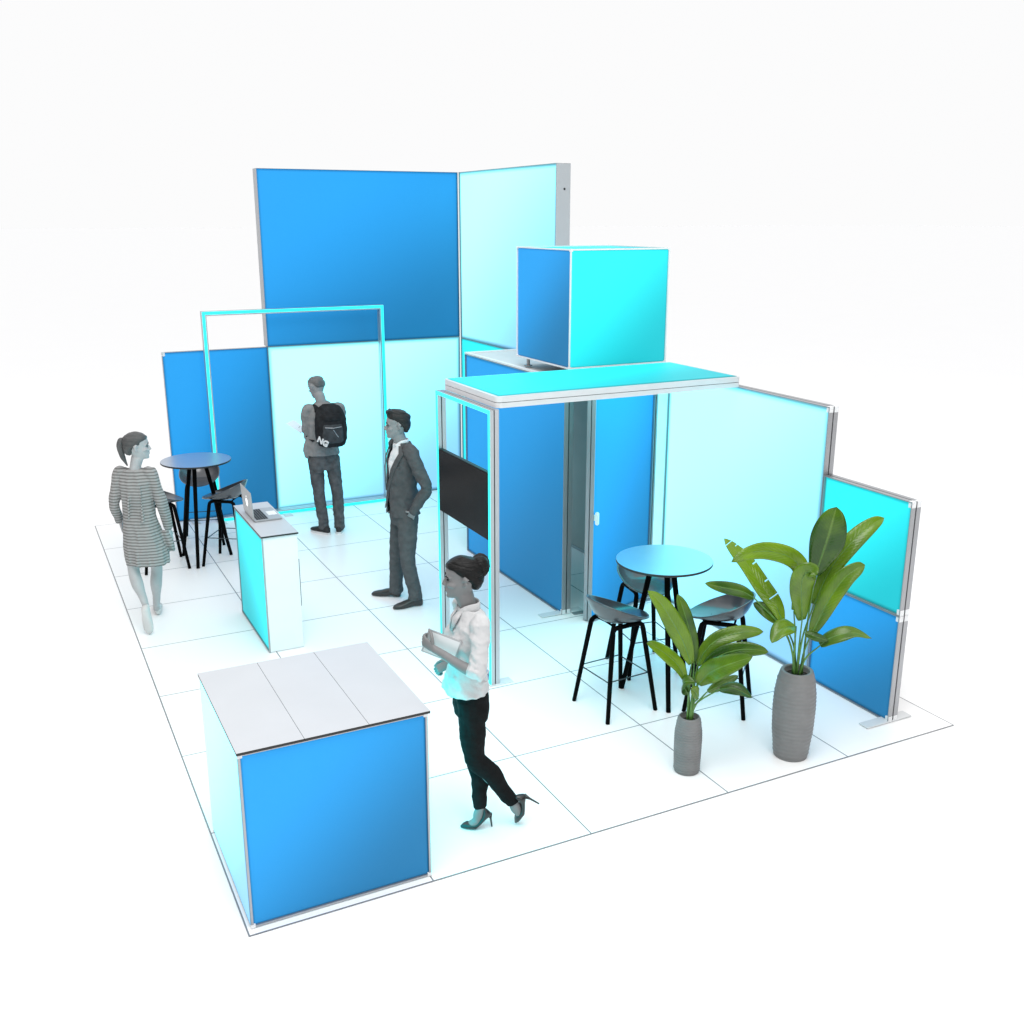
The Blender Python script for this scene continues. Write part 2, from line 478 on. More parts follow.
def wall_panel(name, label, cat, loc, rotz, w, h, t, fab, group=None, feet=(), corners=(), flip=False, solid_end=False, gap=0.0012, LIP=0.006):
    o = thing(name, label, cat, loc, rotz, group)
    g = gap
    W, H = w - 2 * g, h - 2 * g
    T = Matrix.Translation
    f = obj('frame', frame_bm(W, H, t, LIP), M['alu'], o); f.location = (g, 0, g)
    gr = obj('frame_groove', groove_bm(W, H, t), M['alu'] if solid_end else M['groove'], f)
    if solid_end:
        for x in (-0.0012, W - 0.0018):
            bm = bmesh.new(); box(bm, (x, 0.0015, 0.003), (x + 0.003, t + 0.001, H - 0.003)); obj('end_cap', bm, M['endcap'], f)
    if corners:
        connectors(W, H, t, corners, f)
    fw, fh = W - 2 * LIP - 0.001, H - 2 * LIP - 0.001
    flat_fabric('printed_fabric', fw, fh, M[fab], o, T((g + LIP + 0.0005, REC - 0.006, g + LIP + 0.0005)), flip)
    bm = bmesh.new()
    box(bm, (g + 0.033, t - 0.02, g + 0.033), (g + W - 0.033, t - 0.006, g + H - 0.033))
    obj('back_panel', bm, M['backing'], o)
    for fx in feet:
        bm = bmesh.new()
        box(bm, (fx - 0.045, -0.20, 0.0), (fx + 0.045, t + 0.14, 0.010))
        bevel(bm, 0.004, 1)
        obj('foot_plate', bm, M['plate'], o)
    return o

T_ = 0.09
RZ = -PI / 2      # a panel turned to face -X
WG = 'lightbox wall panels round the stand'
YB, XR = 7.73, 4.60
HB = 2.005
wall_panel('wall_panel', 'blue lightbox panel at the far left end of the back wall behind the bar table', 'wall panel', (0.895, YB, 0.002), 0, 1.205, HB, 0.06, 'blue', WG, LIP=.002, feet=(0.19, ), corners=((0, 1),))
wall_panel('wall_panel', 'wide pale aqua lightbox panel on the floor behind the man with the backpack', 'wall panel', (2.10, YB, 0.002), 0, 2.49, HB, 0.10, 'light', WG, LIP=.002)
wall_panel('wall_panel', 'big blue lightbox panel stacked on top of the wide pale back wall panel', 'wall panel', (2.10, YB, 0.002 + HB), 0, 2.49, 2.015, 0.17, 'blue', WG, LIP=.002, solid_end=True)
wall_panel('wall_panel', 'cyan lightbox panel mostly hidden behind the store room under the high pale panel', 'wall panel', (XR, YB - 0.003, 0.002), RZ, 2.50, HB - 0.02, 0.17, 'cyan', WG, LIP=.002, solid_end=True)
up = wall_panel('wall_panel', 'pale aqua lightbox panel high on the side wall, behind the hanging cube', 'wall panel', (XR, YB - 0.003, 0.002 + HB - 0.02), RZ, 2.50, 2.035, 0.17, 'light', WG, LIP=.002, solid_end=True)
bm = bmesh.new()
tube(bm, [(2.4975, 0.10, 1.78), (2.5035, 0.10, 1.78)], 0.012, n=14)
obj('frame_screw', bm, M['groove'], up)
wall_panel('wall_panel', 'large pale aqua lightbox wall behind the right bar table and its stools', 'wall panel', (XR, 3.10, 0.002), RZ, 2.03, 2.15, T_, 'light', WG, corners=((1, 1),))
wall_panel('wall_panel', 'low blue lightbox panel standing on the floor at the front end of the wall', 'wall panel', (XR, 1.068, 0.002), RZ, 0.838, 0.813, T_, 'blue', WG, feet=(0.80,), corners=((1, 0), (1, 1)))
wall_panel('wall_panel', 'square cyan lightbox panel stacked on the low blue one at the right front', 'wall panel', (XR, 1.068, 0.002 + 0.813), RZ, 0.838, 0.825, T_, 'cyan', WG, corners=((1, 0), (1, 1)))

# store room
wall_panel('wall_panel', 'tall blue lightbox side wall of the store room, left of its doorway', 'wall panel', (3.53, 5.20, 0.002), RZ, 2.11, 2.13, T_, 'blue', WG, feet=(2.06,), corners=((1, 0),))
wall_panel('wall_panel', 'grey backed lightbox wall closing the right side of the store room', 'wall panel', (XR + 0.0, 5.20, 0.002), RZ, 2.07, 2.13, T_, 'light', WG).matrix_world = Matrix.Translation((XR + 0.10, 3.13, 0.002)) @ Matrix.Rotation(PI / 2, 4, 'Z')
# door, standing ajar
dang = math.atan2(0.30, 0.80)
door = wall_panel('door', 'blue store room door standing ajar with a small white handle', 'door', (3.665, 2.80, 0.012), rad(20.3), 0.86, 2.11, T_, 'blue')
bm = bmesh.new()
box(bm, (0.002, -0.045, 0.905), (0.034, -0.012, 1.02)); bevel(bm, 0.008, 2)
box(bm, (0.012, -0.014, 0.94), (0.026, 0.012, 0.99))
obj('handle', bm, M['white_part'], door)
# post and header of the doorway
fr = thing('doorway', 'pale aluminium post, header and threshold round the store room doorway', 'doorway', (0, 0, 0))
bm = bmesh.new(); box(bm, (4.495, 3.09, 0.001), (4.597, 3.115, 2.13)); obj('post', bm, M['alu_white'], fr)
bm = bmesh.new(); box(bm, (3.624, 3.10, 2.05), (4.494, 3.19, 2.13)); obj('header', bm, M['alu'], fr)
bm = bmesh.new(); box(bm, (3.63, 3.03, 0.001), (4.493, 3.085, 0.008)); obj('threshold', bm, M['alu'], fr)
# roof
rf = thing('store_room_roof', 'grey flat roof panel with pale edge profile on top of the store room', 'roof', (3.53, 3.095, 2.134))
bm = bmesh.new(); box(bm, (0.03, 0.03, 0.0), (1.04, 2.075, 0.006)); obj('roof_sheet', bm, M['roof'], rf)
bm = bmesh.new()
for lo, hi in (((0, 0, 0), (0.03, 2.105, 0.016)), ((1.04, 0, 0), (1.068, 2.105, 0.016)), ((0.03, 0, 0), (1.04, 0.03, 0.016)), ((0.03, 2.075, 0), (1.04, 2.105, 0.016))):
    box(bm, lo, hi)
obj('edge_profile', bm, M['alu_white'], rf)

# ------------------------------------------------------------------ lightbox cubes / counters
def cube_box(name, label, cat, loc, size, faces, post=0.012, fm='alu', wrap=False):
    """aluminium edge frame with one textile per side; faces: dict side -> material key"""
    o = thing(name, label, cat, loc)
    sx, sy, sz = size
    bm = bmesh.new()
    d = 0.03
    p = post
    # lips seen from outside: four posts, eight rails
    for x in (0, sx - p):
        for y in (0, sy - p):
            box(bm, (x, y, 0), (x + p, y + p, sz))
    for z in (0, sz - p):
        for y in (0, sy - p):
            box(bm, (p, y, z), (sx - p, y + p, z + p))
        for x in (0, sx - p):
            box(bm, (x, p, z), (x + p, sy - p, z + p))
    obj('frame', bm, M[fm], o)
    k = 0.0015; c = 0.02
    for x in (0, sx - c):
        for y in (0, sy - c):
            for z in (0, sz - c):
                bm = bmesh.new()
                box(bm, (x - k, y - k, z - (k if z > 0 else 0)), (x + c + k, y + c + k, z + c + (k if z > 0 else 0)))
                obj('corner_connector', bm, M['alu_white'], o)
    T = Matrix.Translation; R = lambda a, ax: Matrix.Rotation(a, 4, ax)
    r = 0.006
    side = {
        'front': (sx, sz, T((p, r, p))),
        'left': (sy, sz, T((r, sy - p, p)) @ R(-PI / 2, 'Z')),
        'right': (sy, sz, T((sx - r, p, p)) @ R(PI / 2, 'Z')),
        'back': (sx, sz, T((sx - p, sy - r, p)) @ R(PI, 'Z')),
        'top': (sx, sy, T((p, p, sz - r)) @ R(-PI / 2, 'X')),
    }
    wr = {'left': T((-0.002, sy - 0.001, 0.002)) @ R(-PI / 2, 'Z'), 'right': T((sx + 0.002, 0.001, 0.002)) @ R(PI / 2, 'Z'), 'back': T((sx - 0.001, sy + 0.002, 0.002)) @ R(PI, 'Z')}
    for s, mk in faces.items():
        wv, hv, mt = side[s]
        if wrap and s in wr:      # the textile covers the whole side, frame and all
            f = flat_fabric(s + '_panel', wv - 0.002, hv - 0.003, M[mk], o, wr[s], falloff_scale=2.5, r=0.001)
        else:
            f = flat_fabric(s + '_panel', wv - 2 * p, hv - 2 * p, M[mk], o, mt, falloff_scale=2.5)
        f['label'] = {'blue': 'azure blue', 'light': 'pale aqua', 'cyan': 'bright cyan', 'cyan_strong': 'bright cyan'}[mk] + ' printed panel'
    return o

ctr = cube_box('counter', 'big square lightbox counter with blue front and three board white top', 'counter', (0.022, 0.045, 0.003), (0.985, 0.985, 0.986),
               {'front': 'blue', 'left': 'light', 'right': 'cyan_strong', 'back': 'cyan_strong'}, wrap=True)
ct = None
for i in range(3):
    bm = bmesh.new()
    x0 = -0.008 + i * 0.3345
    fs = box(bm, (x0, -0.018, 0.9885), (x0 + 0.3325, 0.992, 1.003), 1)
    for f in fs:
        if f.normal.z > 0.5 or f.calc_center_median().z > 1.002: f.material_index = 0
    obj('top_board', bm, [M['board'], M['board_edge']], ctr)

cb = cube_box('hanging_cube', 'big lightbox cube with cyan front, blue side and cyan top, standing above the store room', 'lightbox cube', (3.588, 3.13, 2.228), (1.0, 1.0, 1.0),
              {'front': 'cyan', 'left': 'blue', 'right': 'blue', 'back': 'light', 'top': 'cyan'}, fm='alu_white')
for (x, y) in ((0.05, 0.10), (0.05, 0.85), (0.93, 0.10), (0.93, 0.85)):
    bm = bmesh.new()
    tube(bm, [(x, y, -0.076), (x, y, 0.001)], 0.016, n=14)
    tube(bm, [(x, y, -0.0765), (x, y, -0.066)], 0.04, n=18)
    obj('leg', bm, M['alu'], cb)
bm = bmesh.new(); box(bm, (0.013, 0.013, 0.001), (0.987, 0.987, 0.006)); obj('bottom_panel', bm, M['roof'], cb)

# slim counter with laptop
c2 = thing('counter', 'slim white counter with cyan side panel carrying the laptop', 'counter', (0.94, 3.43, 0.0))
bm = bmesh.new()
SX, SY, SZ = 0.292, 1.025, 1.0
box(bm, (0, 0, 0.004), (0.0119, SY, 0.0115)); box(bm, (0, 0, SZ - .012), (0.0119, SY, SZ)); box(bm, (0, 0, 0.0116), (0.0119, 0.008, SZ - .0121)); box(bm, (0, SY - .008, 0.0116), (0.0119, SY, SZ - .0121))
obj('side_frame', bm, M['alu'], c2)
bm = bmesh.new(); box(bm, (0.012, 0, 0.004), (SX, SY, SZ)); bevel(bm, 0.002, 1); obj('body', bm, M['panel_white'], c2)
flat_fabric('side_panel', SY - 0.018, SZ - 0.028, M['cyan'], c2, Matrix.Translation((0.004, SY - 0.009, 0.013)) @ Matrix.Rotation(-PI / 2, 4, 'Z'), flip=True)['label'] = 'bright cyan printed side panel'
bm = bmesh.new()
fs = box(bm, (-0.004, -0.012, SZ + 0.001), (SX + 0.008, SY + 0.012, SZ + 0.015), 1)
for f in fs:
    if f.calc_center_median().z > SZ + 0.0145: f.material_index = 0
obj('countertop', bm, [M['board'], M['board_edge']], c2)
bm = bmesh.new(); box(bm, (SX + 0.0005, 0.03, 0.36), (SX + 0.012, 0.05, 0.77)); obj('door_handle', bm, M['groove'], c2)

# laptop
lp = thing('laptop', 'open silver laptop on the slim white counter', 'laptop', (0.985, 3.845, 1.0165))
bm = bmesh.new(); box(bm, (0.0, 0.0, 0.0), (0.235, 0.385, 0.012)); bevel(bm, 0.004, 2); obj('base', bm, M['laptop'], lp)
bm = bmesh.new()
for i in range(5):
    for j in range(13):
        x0 = 0.022 + i * 0.0205; y0 = 0.028 + j * 0.0255
        box(bm, (x0, y0, 0.0125), (x0 + 0.017, y0 + 0.0215, 0.0145))
kb = obj('keyboard', bm, M['keys'], lp)
bm = bmesh.new(); box(bm, (0.15, 0.13, 0.0121), (0.225, 0.255, 0.0128)); obj('trackpad', bm, M['alu_white'], lp)
tilt = rad(-4)
bm = bmesh.new(); box(bm, (-0.006, 0.0, 0.0), (0.001, 0.385, 0.245)); bevel(bm, 0.003, 2)
scn = obj('screen', bm, M['laptop'], lp); scn.location = (0.0, 0, 0.013); scn.rotation_euler = (0, tilt, 0)
bm = bmesh.new(); box(bm, (0.0012, 0.012, 0.014), (0.0022, 0.373, 0.235)); obj('display', bm, M['tv'], scn)
# round fruit mark with a leaf and a bite on the lid
bm = bmesh.new()
pts = []
for k in range(28):
    a = k * 2 * PI / 28
    r = 0.034 * (1 + 0.06 * math.cos(2 * a))
    y, z = r * math.cos(a), r * 1.05 * math.sin(a) - (0.006 if abs(math.sin(a)) > .8 else 0)
    d = math.hypot(y + 0.040, z - 0.004)
    if d < 0.016:
        y += (0.016 - d)
    pts.append((y, z))
for th in (0.0,):
    v0 = [bm.verts.new((-0.0075, 0.1925 + y, 0.125 + z)) for y, z in pts]; v1 = [bm.verts.new((-0.0062, 0.1925 + y, 0.125 + z)) for y, z in pts]
    bm.faces.new(v0); bm.faces.new(list(reversed(v1)))
    for i in range(28): bm.faces.new((v0[i], v1[i], v1[(i + 1) % 28], v0[(i + 1) % 28]))
ellipsoid(bm, (-0.0068, 0.190, 0.172), (0.0008, 0.006, 0.013), Matrix.Rotation(0.5, 3, 'X'), 10, 6)
obj('lid_mark', bm, M['glow'], scn)

# ------------------------------------------------------------------ cyan portal frame (arch) and screen tower
def portal(name, label, cat, loc, rotz, w, h, t, prof, led, feet, foot_len=(0.16, 0.10)):
    """rectangular profile frame standing in the local XZ plane, LED strip on the front (-Y) face"""
    o = thing(name, label, cat, loc, rotz)
    bm = bmesh.new()
    def bar(lo, hi):
        box(bm, lo, hi)
    for x in (0, w - prof):
        for (y0, y1) in ((0.004, t * 0.44), (t * 0.56, t)):
            bar((x, y0, 0.002), (x + prof, y1, h))
    for z in (0.002, h - prof):
        for (y0, y1) in ((0.004, t * 0.44), (t * 0.56, t)):
            bar((prof, y0, z), (w - prof, y1, z + prof))
    obj('frame', bm, M['portal'], o)
    bm = bmesh.new(); i = 0.007
    for x in (i, w - prof + i):
        box(bm, (x, t * 0.44, 0.01), (x + prof - 2 * i, t * 0.56, h - 0.008))
    for z in (i, h - prof + i):
        box(bm, (prof - i, t * 0.44, z + 0.003), (w - prof + i, t * 0.56, z + prof - 2 * i))
    obj('frame_groove', bm, M['groove'], o)
    bm = bmesh.new()
    e = 0.003; k = led
    box(bm, (e, 0.0, 0.004), (e + k, 0.0039, h - e)); box(bm, (w - e - k, 0.0, 0.004), (w - e, 0.0039, h - e))
    box(bm, (e + k, 0.0, 0.004), (w - e - k, 0.0039, 0.004 + k)); box(bm, (e + k, 0.0, h - e - k), (w - e - k, 0.0039, h - e))
    obj('light_strip', bm, M['led'], o)
    for fx in feet:
        bm = bmesh.new(); box(bm, (fx - 0.05, -foot_len[0], 0.0), (fx + 0.05, t + foot_len[1], 0.008)); bevel(bm, 0.003, 1)
        obj('foot_plate', bm, M['plate'], o)
    return o
portal('light_arch', 'tall thin rectangular arch outlined by a cyan light strip, in front of the back wall', 'light arch', (1.33, 7.50, 0.0), 0, 2.155, 2.465, 0.10, 0.05, 0.032, (0.03, 0.82, 1.42, 2.11), (0.12, 0.02))
tw = portal('screen_tower', 'upright aluminium frame edged in cyan light that carries the black screen and the canopy', 'display frame', (2.318, 3.05, 0.0), RZ, 1.01, 2.155, 0.075, 0.034, 0.028, (), (0.02, 0.12))
bm = bmesh.new(); box(bm, (0.93, -0.01, 0.0), (1.02, 0.19, 0.010)); bevel(bm, 0.003, 1); obj('foot_plate', bm, M['plate'], tw)
bm = bmesh.new(); box(bm, (-0.01, -0.01, 0.0), (0.08, 0.19, 0.010)); bevel(bm, 0.003, 1); obj('foot_plate', bm, M['plate'], tw)

tv = thing('television', 'black flat screen mounted between the cyan lit posts of the tower', 'screen', (2.318, 3.05, 1.165), RZ)
bm = bmesh.new(); box(bm, (0.036, 0.006, 0.0), (0.974, 0.045, 0.52)); bevel(bm, 0.004, 2); obj('casing', bm, M['board_edge'], tv)
bm = bmesh.new(); box(bm, (0.042, 0.002, 0.006), (0.968, 0.0055, 0.514)); obj('screen', bm, M['tv'], tv)
bm = bmesh.new(); box(bm, (0.41, 0.046, 0.18), (0.60, 0.062, 0.34)); box(bm, (0.034, 0.047, 0.24), (0.41, 0.06, 0.28)); box(bm, (0.60, 0.047, 0.24), (0.976, 0.06, 0.28)); obj('bracket', bm, M['alu'], tv)

# canopy on the tower
cn = thing('canopy', 'flat white edged canopy with bright cyan top bridging tower and right wall', 'canopy', (2.385, 2.06, 2.160))
def rrect(w, d, r, n=6):
    P = []
    for cx, cy, a0 in ((w - r, r, -90), (w - r, d - r, 0), (r, d - r, 90), (r, r, 180)):
        for k in range(n + 1):
            a = rad(a0 + 90 * k / n)
            P.append((cx + r * math.cos(a), cy + r * math.sin(a)))
    return P
def slab(bm, w, d, r, z0, z1, inset=0.0):
    P = rrect(w - 2 * inset, d - 2 * inset, max(r - inset, .005))
    loft(bm, [[V((x + inset, y + inset, z0)) for x, y in P], [V((x + inset, y + inset, z1)) for x, y in P]])
CW, CD = 2.20, 0.985
bm = bmesh.new(); slab(bm, CW, CD, 0.045, 0.0, 0.037); slab(bm, CW, CD, 0.045, 0.0415, 0.083); obj('edge_profile', bm, M['canopy_edge'], cn)
bm = bmesh.new(); slab(bm, CW, CD, 0.045, 0.0371, 0.0414, 0.008); obj('edge_groove', bm, M['groove'], cn)
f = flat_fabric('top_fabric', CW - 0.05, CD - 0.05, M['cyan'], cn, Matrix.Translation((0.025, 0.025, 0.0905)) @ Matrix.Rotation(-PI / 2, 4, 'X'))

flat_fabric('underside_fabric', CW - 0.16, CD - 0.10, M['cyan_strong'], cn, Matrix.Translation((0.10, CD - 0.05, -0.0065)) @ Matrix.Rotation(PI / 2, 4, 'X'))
# ------------------------------------------------------------------ bar tables and stools
def make_table(label, loc, rotz, group):
    o = thing('bar_table', label, 'bar table', loc, rotz, group)
    H = 1.082; R = 0.352
    bm = bmesh.new()
    vr = lathe(bm, [(R - 0.004, H - 0.018), (R, H - 0.015), (R, H - 0.003), (R - 0.0015, H)], 72, 1)
    bm.faces.ensure_lookup_table()
    for f in bm.faces:
        if f.calc_center_median().z > H - 0.0005: f.material_index = 0
    obj('tabletop', bm, [M['tabletop'], M['board_edge']], o)
    bm = bmesh.new(); tube(bm, [(0, 0, H - 0.045), (0, 0, H - 0.0185)], 0.13, n=32); obj('hub', bm, M['black'], o)
    for k in range(3):
        a = k * 2 * PI / 3
        bm = bmesh.new()
        tube(bm, [(0.29 * math.cos(a), 0.29 * math.sin(a), 0.0), (0.085 * math.cos(a), 0.085 * math.sin(a), H - 0.02)], [0.0175, 0.0215], n=14)
        obj('leg', bm, M['black'], o, smooth=False)
    return o
TG, SG = 'round bar tables', 'bar stools round the bar tables'
make_table('round bar table on black splayed legs beside the two potted plants', (3.393, 1.345, 0), rad(-110), TG)
make_table('round bar table on black splayed legs in front of the blue back panel', (0.918, 6.165, 0), rad(-113), TG)

def make_stool(label, loc, rotz, group):
    o = thing('bar_stool', label, 'bar stool', loc, rotz, group)
    # bowl with a teardrop plan: round back, tapered front lip; the rim lies on a plane rising to the back
    rim = []
    K = 48
    for q in range(K):
        a = q * 2 * PI / K
        x, y = math.cos(a), math.sin(a)
        if x <= 0:
            px, py = -0.03 + 0.185 * x, 0.208 * y
        else:
            px = -0.03 + 0.285 * x
            py = 0.208 * math.copysign(abs(y) ** 1.25, y) + 0.03 * y * x
        rim.append((px, py, 0.668 + 0.175 * max(0, (0.25 - px) / 0.46) ** 1.12))
    bm = bmesh.new()
    zc = 0.672
    vc = bm.verts.new((-0.02, 0, zc - 0.004))
    prev = None
    for rho in (0.12, 0.25, 0.4, 0.55, 0.7, 0.82, 0.91, 0.97, 1.0):
        ring = [bm.verts.new((-0.02 + (px + 0.02) * rho ** 0.85, py * rho ** 0.85, zc - 0.004 + (pz - zc + 0.004) * rho ** 3.2)) for px, py, pz in rim]
        for q in range(K):
            if prev is None: bm.faces.new((vc, ring[q], ring[(q + 1) % K]))
            else: bm.faces.new((prev[q], ring[q], ring[(q + 1) % K], prev[(q + 1) % K]))
        prev = ring
    s = obj('seat', bm, M['seat'], o, smooth=True)
    md = s.modifiers.new('t', 'SOLIDIFY'); md.thickness = 0.013; md.offset = -1
    m2 = s.modifiers.new('s', 'SUBSURF'); m2.levels = 1; m2.render_levels = 1
    for sx in (1, -1):
        for sy in (1, -1):
            bm = bmesh.new()
            P = [(0.215 * sx, 0.215 * sy, 0.0), (0.134 * sx, 0.138 * sy, 0.605), (0.128 * sx, 0.133 * sy, 0.633), (0.11 * sx, 0.130 * sy, 0.648), (0.085 * sx, 0.130 * sy, 0.652), (0.0, 0.130 * sy, 0.652)]
            tube(bm, P, [0.0155, 0.0185, 0.0175, 0.017, 0.0165, 0.0165], side=(0, 1, 0), n=12)
            obj('leg', bm, M['black'], o, smooth=True)
    for bx in (-0.1, 0.08):
        bm = bmesh.new()
        tube(bm, [(bx, 0.13, 0.652), (bx, 0, 0.661), (bx, -0.13, 0.652)], 0.008, n=8)
        obj('crossbar', bm, M['black'], o)
    z = 0.275; k = 0.178
    bm = bmesh.new()
    for (a, b) in (((k, k), (k, -k)), ((k, -k), (-k, -k)), ((-k, -k), (-k, k)), ((-k, k), (k, k))):
        dz = 0.0 if a[0] == b[0] else 0.012
        tube(bm, [(*a, z + dz), (*b, z + dz)], 0.0045, n=8)
    obj('footrest', bm, M['rod'], o)
    return o
STOOL_Z = (1, 1, 1.045)
st = make_stool('black legged stool nearest the big square counter, left of the right bar table', (3.0, 1.345, 0), rad(4), SG)
st.scale = STOOL_Z
for label, x, y, a in (
    ('dark shell stool at the right bar table, half hidden behind the small potted plant', 3.708, 1.036, 135),
    ('dark shell stool behind the right bar table, close to the store room door', 3.575, 1.845, -98),
    ('dark shell stool at the left bar table, right beside the laptop counter', 1.165, 6.0, 146),
    ('dark shell stool behind the left bar table, its back to the blue wall', 1.05, 6.84, -104),
    ('dark shell stool at the left bar table, half hidden behind the woman in stripes', 0.505, 6.145, 2)):
    c = copy_tree(st)
    c.location = (x, y, 0); c.rotation_euler = (0, 0, rad(a)); c['label'] = label

# ------------------------------------------------------------------ potted plants
CAMROT = -0.463466686
def vase_profile(rb, rm, rt, ro, h):
    P = []
    n = 90
    for i in range(n + 1):
        t = i / n
        r = lerp_table([(0, rb), (0.05, rb * 1.05), (0.3, rb + (rm - rb) * .75), (0.55, rm), (0.75, rm * .965), (0.9, rm * 0.88), (0.97, rt + .006), (1, rt)], t)
        if 0.03 < t < 0.93:
            r += 0.0022 * math.sin(i * 2 * PI / 4.2) + 0.0006 * math.sin(i * 1.7)
        P.append((r, t * h))
    P += [(rt - 0.008, h + 0.004), (ro + 0.004, h + 0.002), (ro, h - 0.006), (ro - 0.002, h - 0.05), (0.01, h - 0.052)]
    return P

def leaf_bm(path, hw, face, ragged=False, fold=0.25, seed=0):
    """blade along a 3-D midrib; face = direction the upper side looks towards"""
    rnd = random.Random(seed)
    n = 110 if ragged else 26
    P = spline(path, n)
    bm = bmesh.new()
    uvl = bm.loops.layers.uv.new('leaf')
    m = 9
    face = V(face).normalized()
    rows = []
    L = sum((P[i + 1] - P[i]).length for i in range(n - 1))
    for i in range(n):
        t = i / (n - 1)
        T = (P[min(i + 1, n - 1)] - P[max(i - 1, 0)]).normalized()
        s = T.cross(face + V((0.12 * math.sin(3 * t + seed), 0.0, 0.18 * math.cos(2.3 * t + seed * 2))))
        if s.length < 0.05: s = T.cross(V((0.3, -0.2, 1)))
        s.normalize()
        nrm = s.cross(T).normalized()
        wv = hw * (math.sin(PI * min(1, t * 0.94 + 0.04)) ** 0.62) * (1 - 0.18 * t)
        if t > 0.9: wv *= max(0.02, math.sqrt(max(0, 1 - ((t - 0.9) / 0.1) ** 2)))
        row = []
        for j in range(m):
            u = -1 + 2 * j / (m - 1)
            wob = 0.05 * hw * math.sin(9 * t + 2.3 * (1 if u > 0 else -1) + seed) * abs(u) ** 2
            off = nrm * (fold * 1.5 * wv * (abs(u) - 0.75 * abs(u) ** 2) + 1.6 * wob)
            row.append((P[i] + s * (u * wv) + off, u, t))
        rows.append(row)
    verts = [[bm.verts.new(p[0]) for p in r] for r in rows]
    for i in range(n - 1):
        for j in range(m - 1):
            u = rows[i][j][1]
            if ragged and ((i in (30, 76) and u >= -0.3) or (i in (46, 62, 90) and u > 0.3) or i == 99): continue
            f = bm.faces.new((verts[i][j], verts[i][j + 1], verts[i + 1][j + 1], verts[i + 1][j]))
            for lp, (a, b) in zip(f.loops, ((i, j), (i, j + 1), (i + 1, j + 1), (i + 1, j))):
                lp[uvl].uv = (rows[a][b][1], rows[a][b][2])
            f.smooth = True
    # raised midrib
    q = bmesh.new()
    if ragged:
        for v in list(bm.verts):
            if not v.link_faces: bm.verts.remove(v)
    return bm, P

def plant(label, loc, vase, leaves, seed):
    o = thing('potted_plant', label, 'potted plant', (*loc, 0), CAMROT, 'potted banana plants at the front edge')
    rb, rm, rt, ro, h = vase
    bm = bmesh.new(); lathe(bm, vase_profile(*vase), 56)
    pot = obj('pot', bm, M['vase'], o, smooth=True)
    bm = bmesh.new()
    lathe(bm, [(ro - 0.003, h - 0.051), (ro - 0.003, h - 0.034), (ro * 0.5, h - 0.028), (0.004, h - 0.026)], 24)
    obj('soil', bm, M['soil'], pot)
    rnd = random.Random(seed)
    for i, (n, path, hw, face, ragged, fold) in enumerate(leaves):
        bm, P = leaf_bm(path, hw, face, ragged, fold, seed * 31 + i)
        lf = obj('leaf', bm, M['leaf'], o, smooth=True)
        sd = lf.modifiers.new('t', 'SOLIDIFY'); sd.thickness = 0.0012
        if ragged: lf['label'] = 'long torn leaf leaning left'
        # stem from the soil up along the midrib
        a = rnd.uniform(0, 2 * PI); rr = ro * 0.5 * rnd.random()
        b0 = V((rr * math.cos(a), rr * math.sin(a), h - 0.032))
        b3 = P[0]
        d = (P[1] - P[0]).normalized()
        mid = b0.lerp(b3, 0.55); mid.x = b0.x + (b3.x - b0.x) * 0.28; mid.y = b0.y + (b3.y - b0.y) * 0.28
        S = spline([b0, mid, b3 - d * 0.01], 10) + P[1:20:3]
        k = len(S)
        bm = bmesh.new()
        tube(bm, S, [0.0075 * (1 - 0.8 * q / k) if q < 10 else 0.0036 * (1 - (q - 10) / 9) + 0.0006 for q in range(k)], n=8)
        obj('stem', bm, M['stem'], o, smooth=True)
    return o

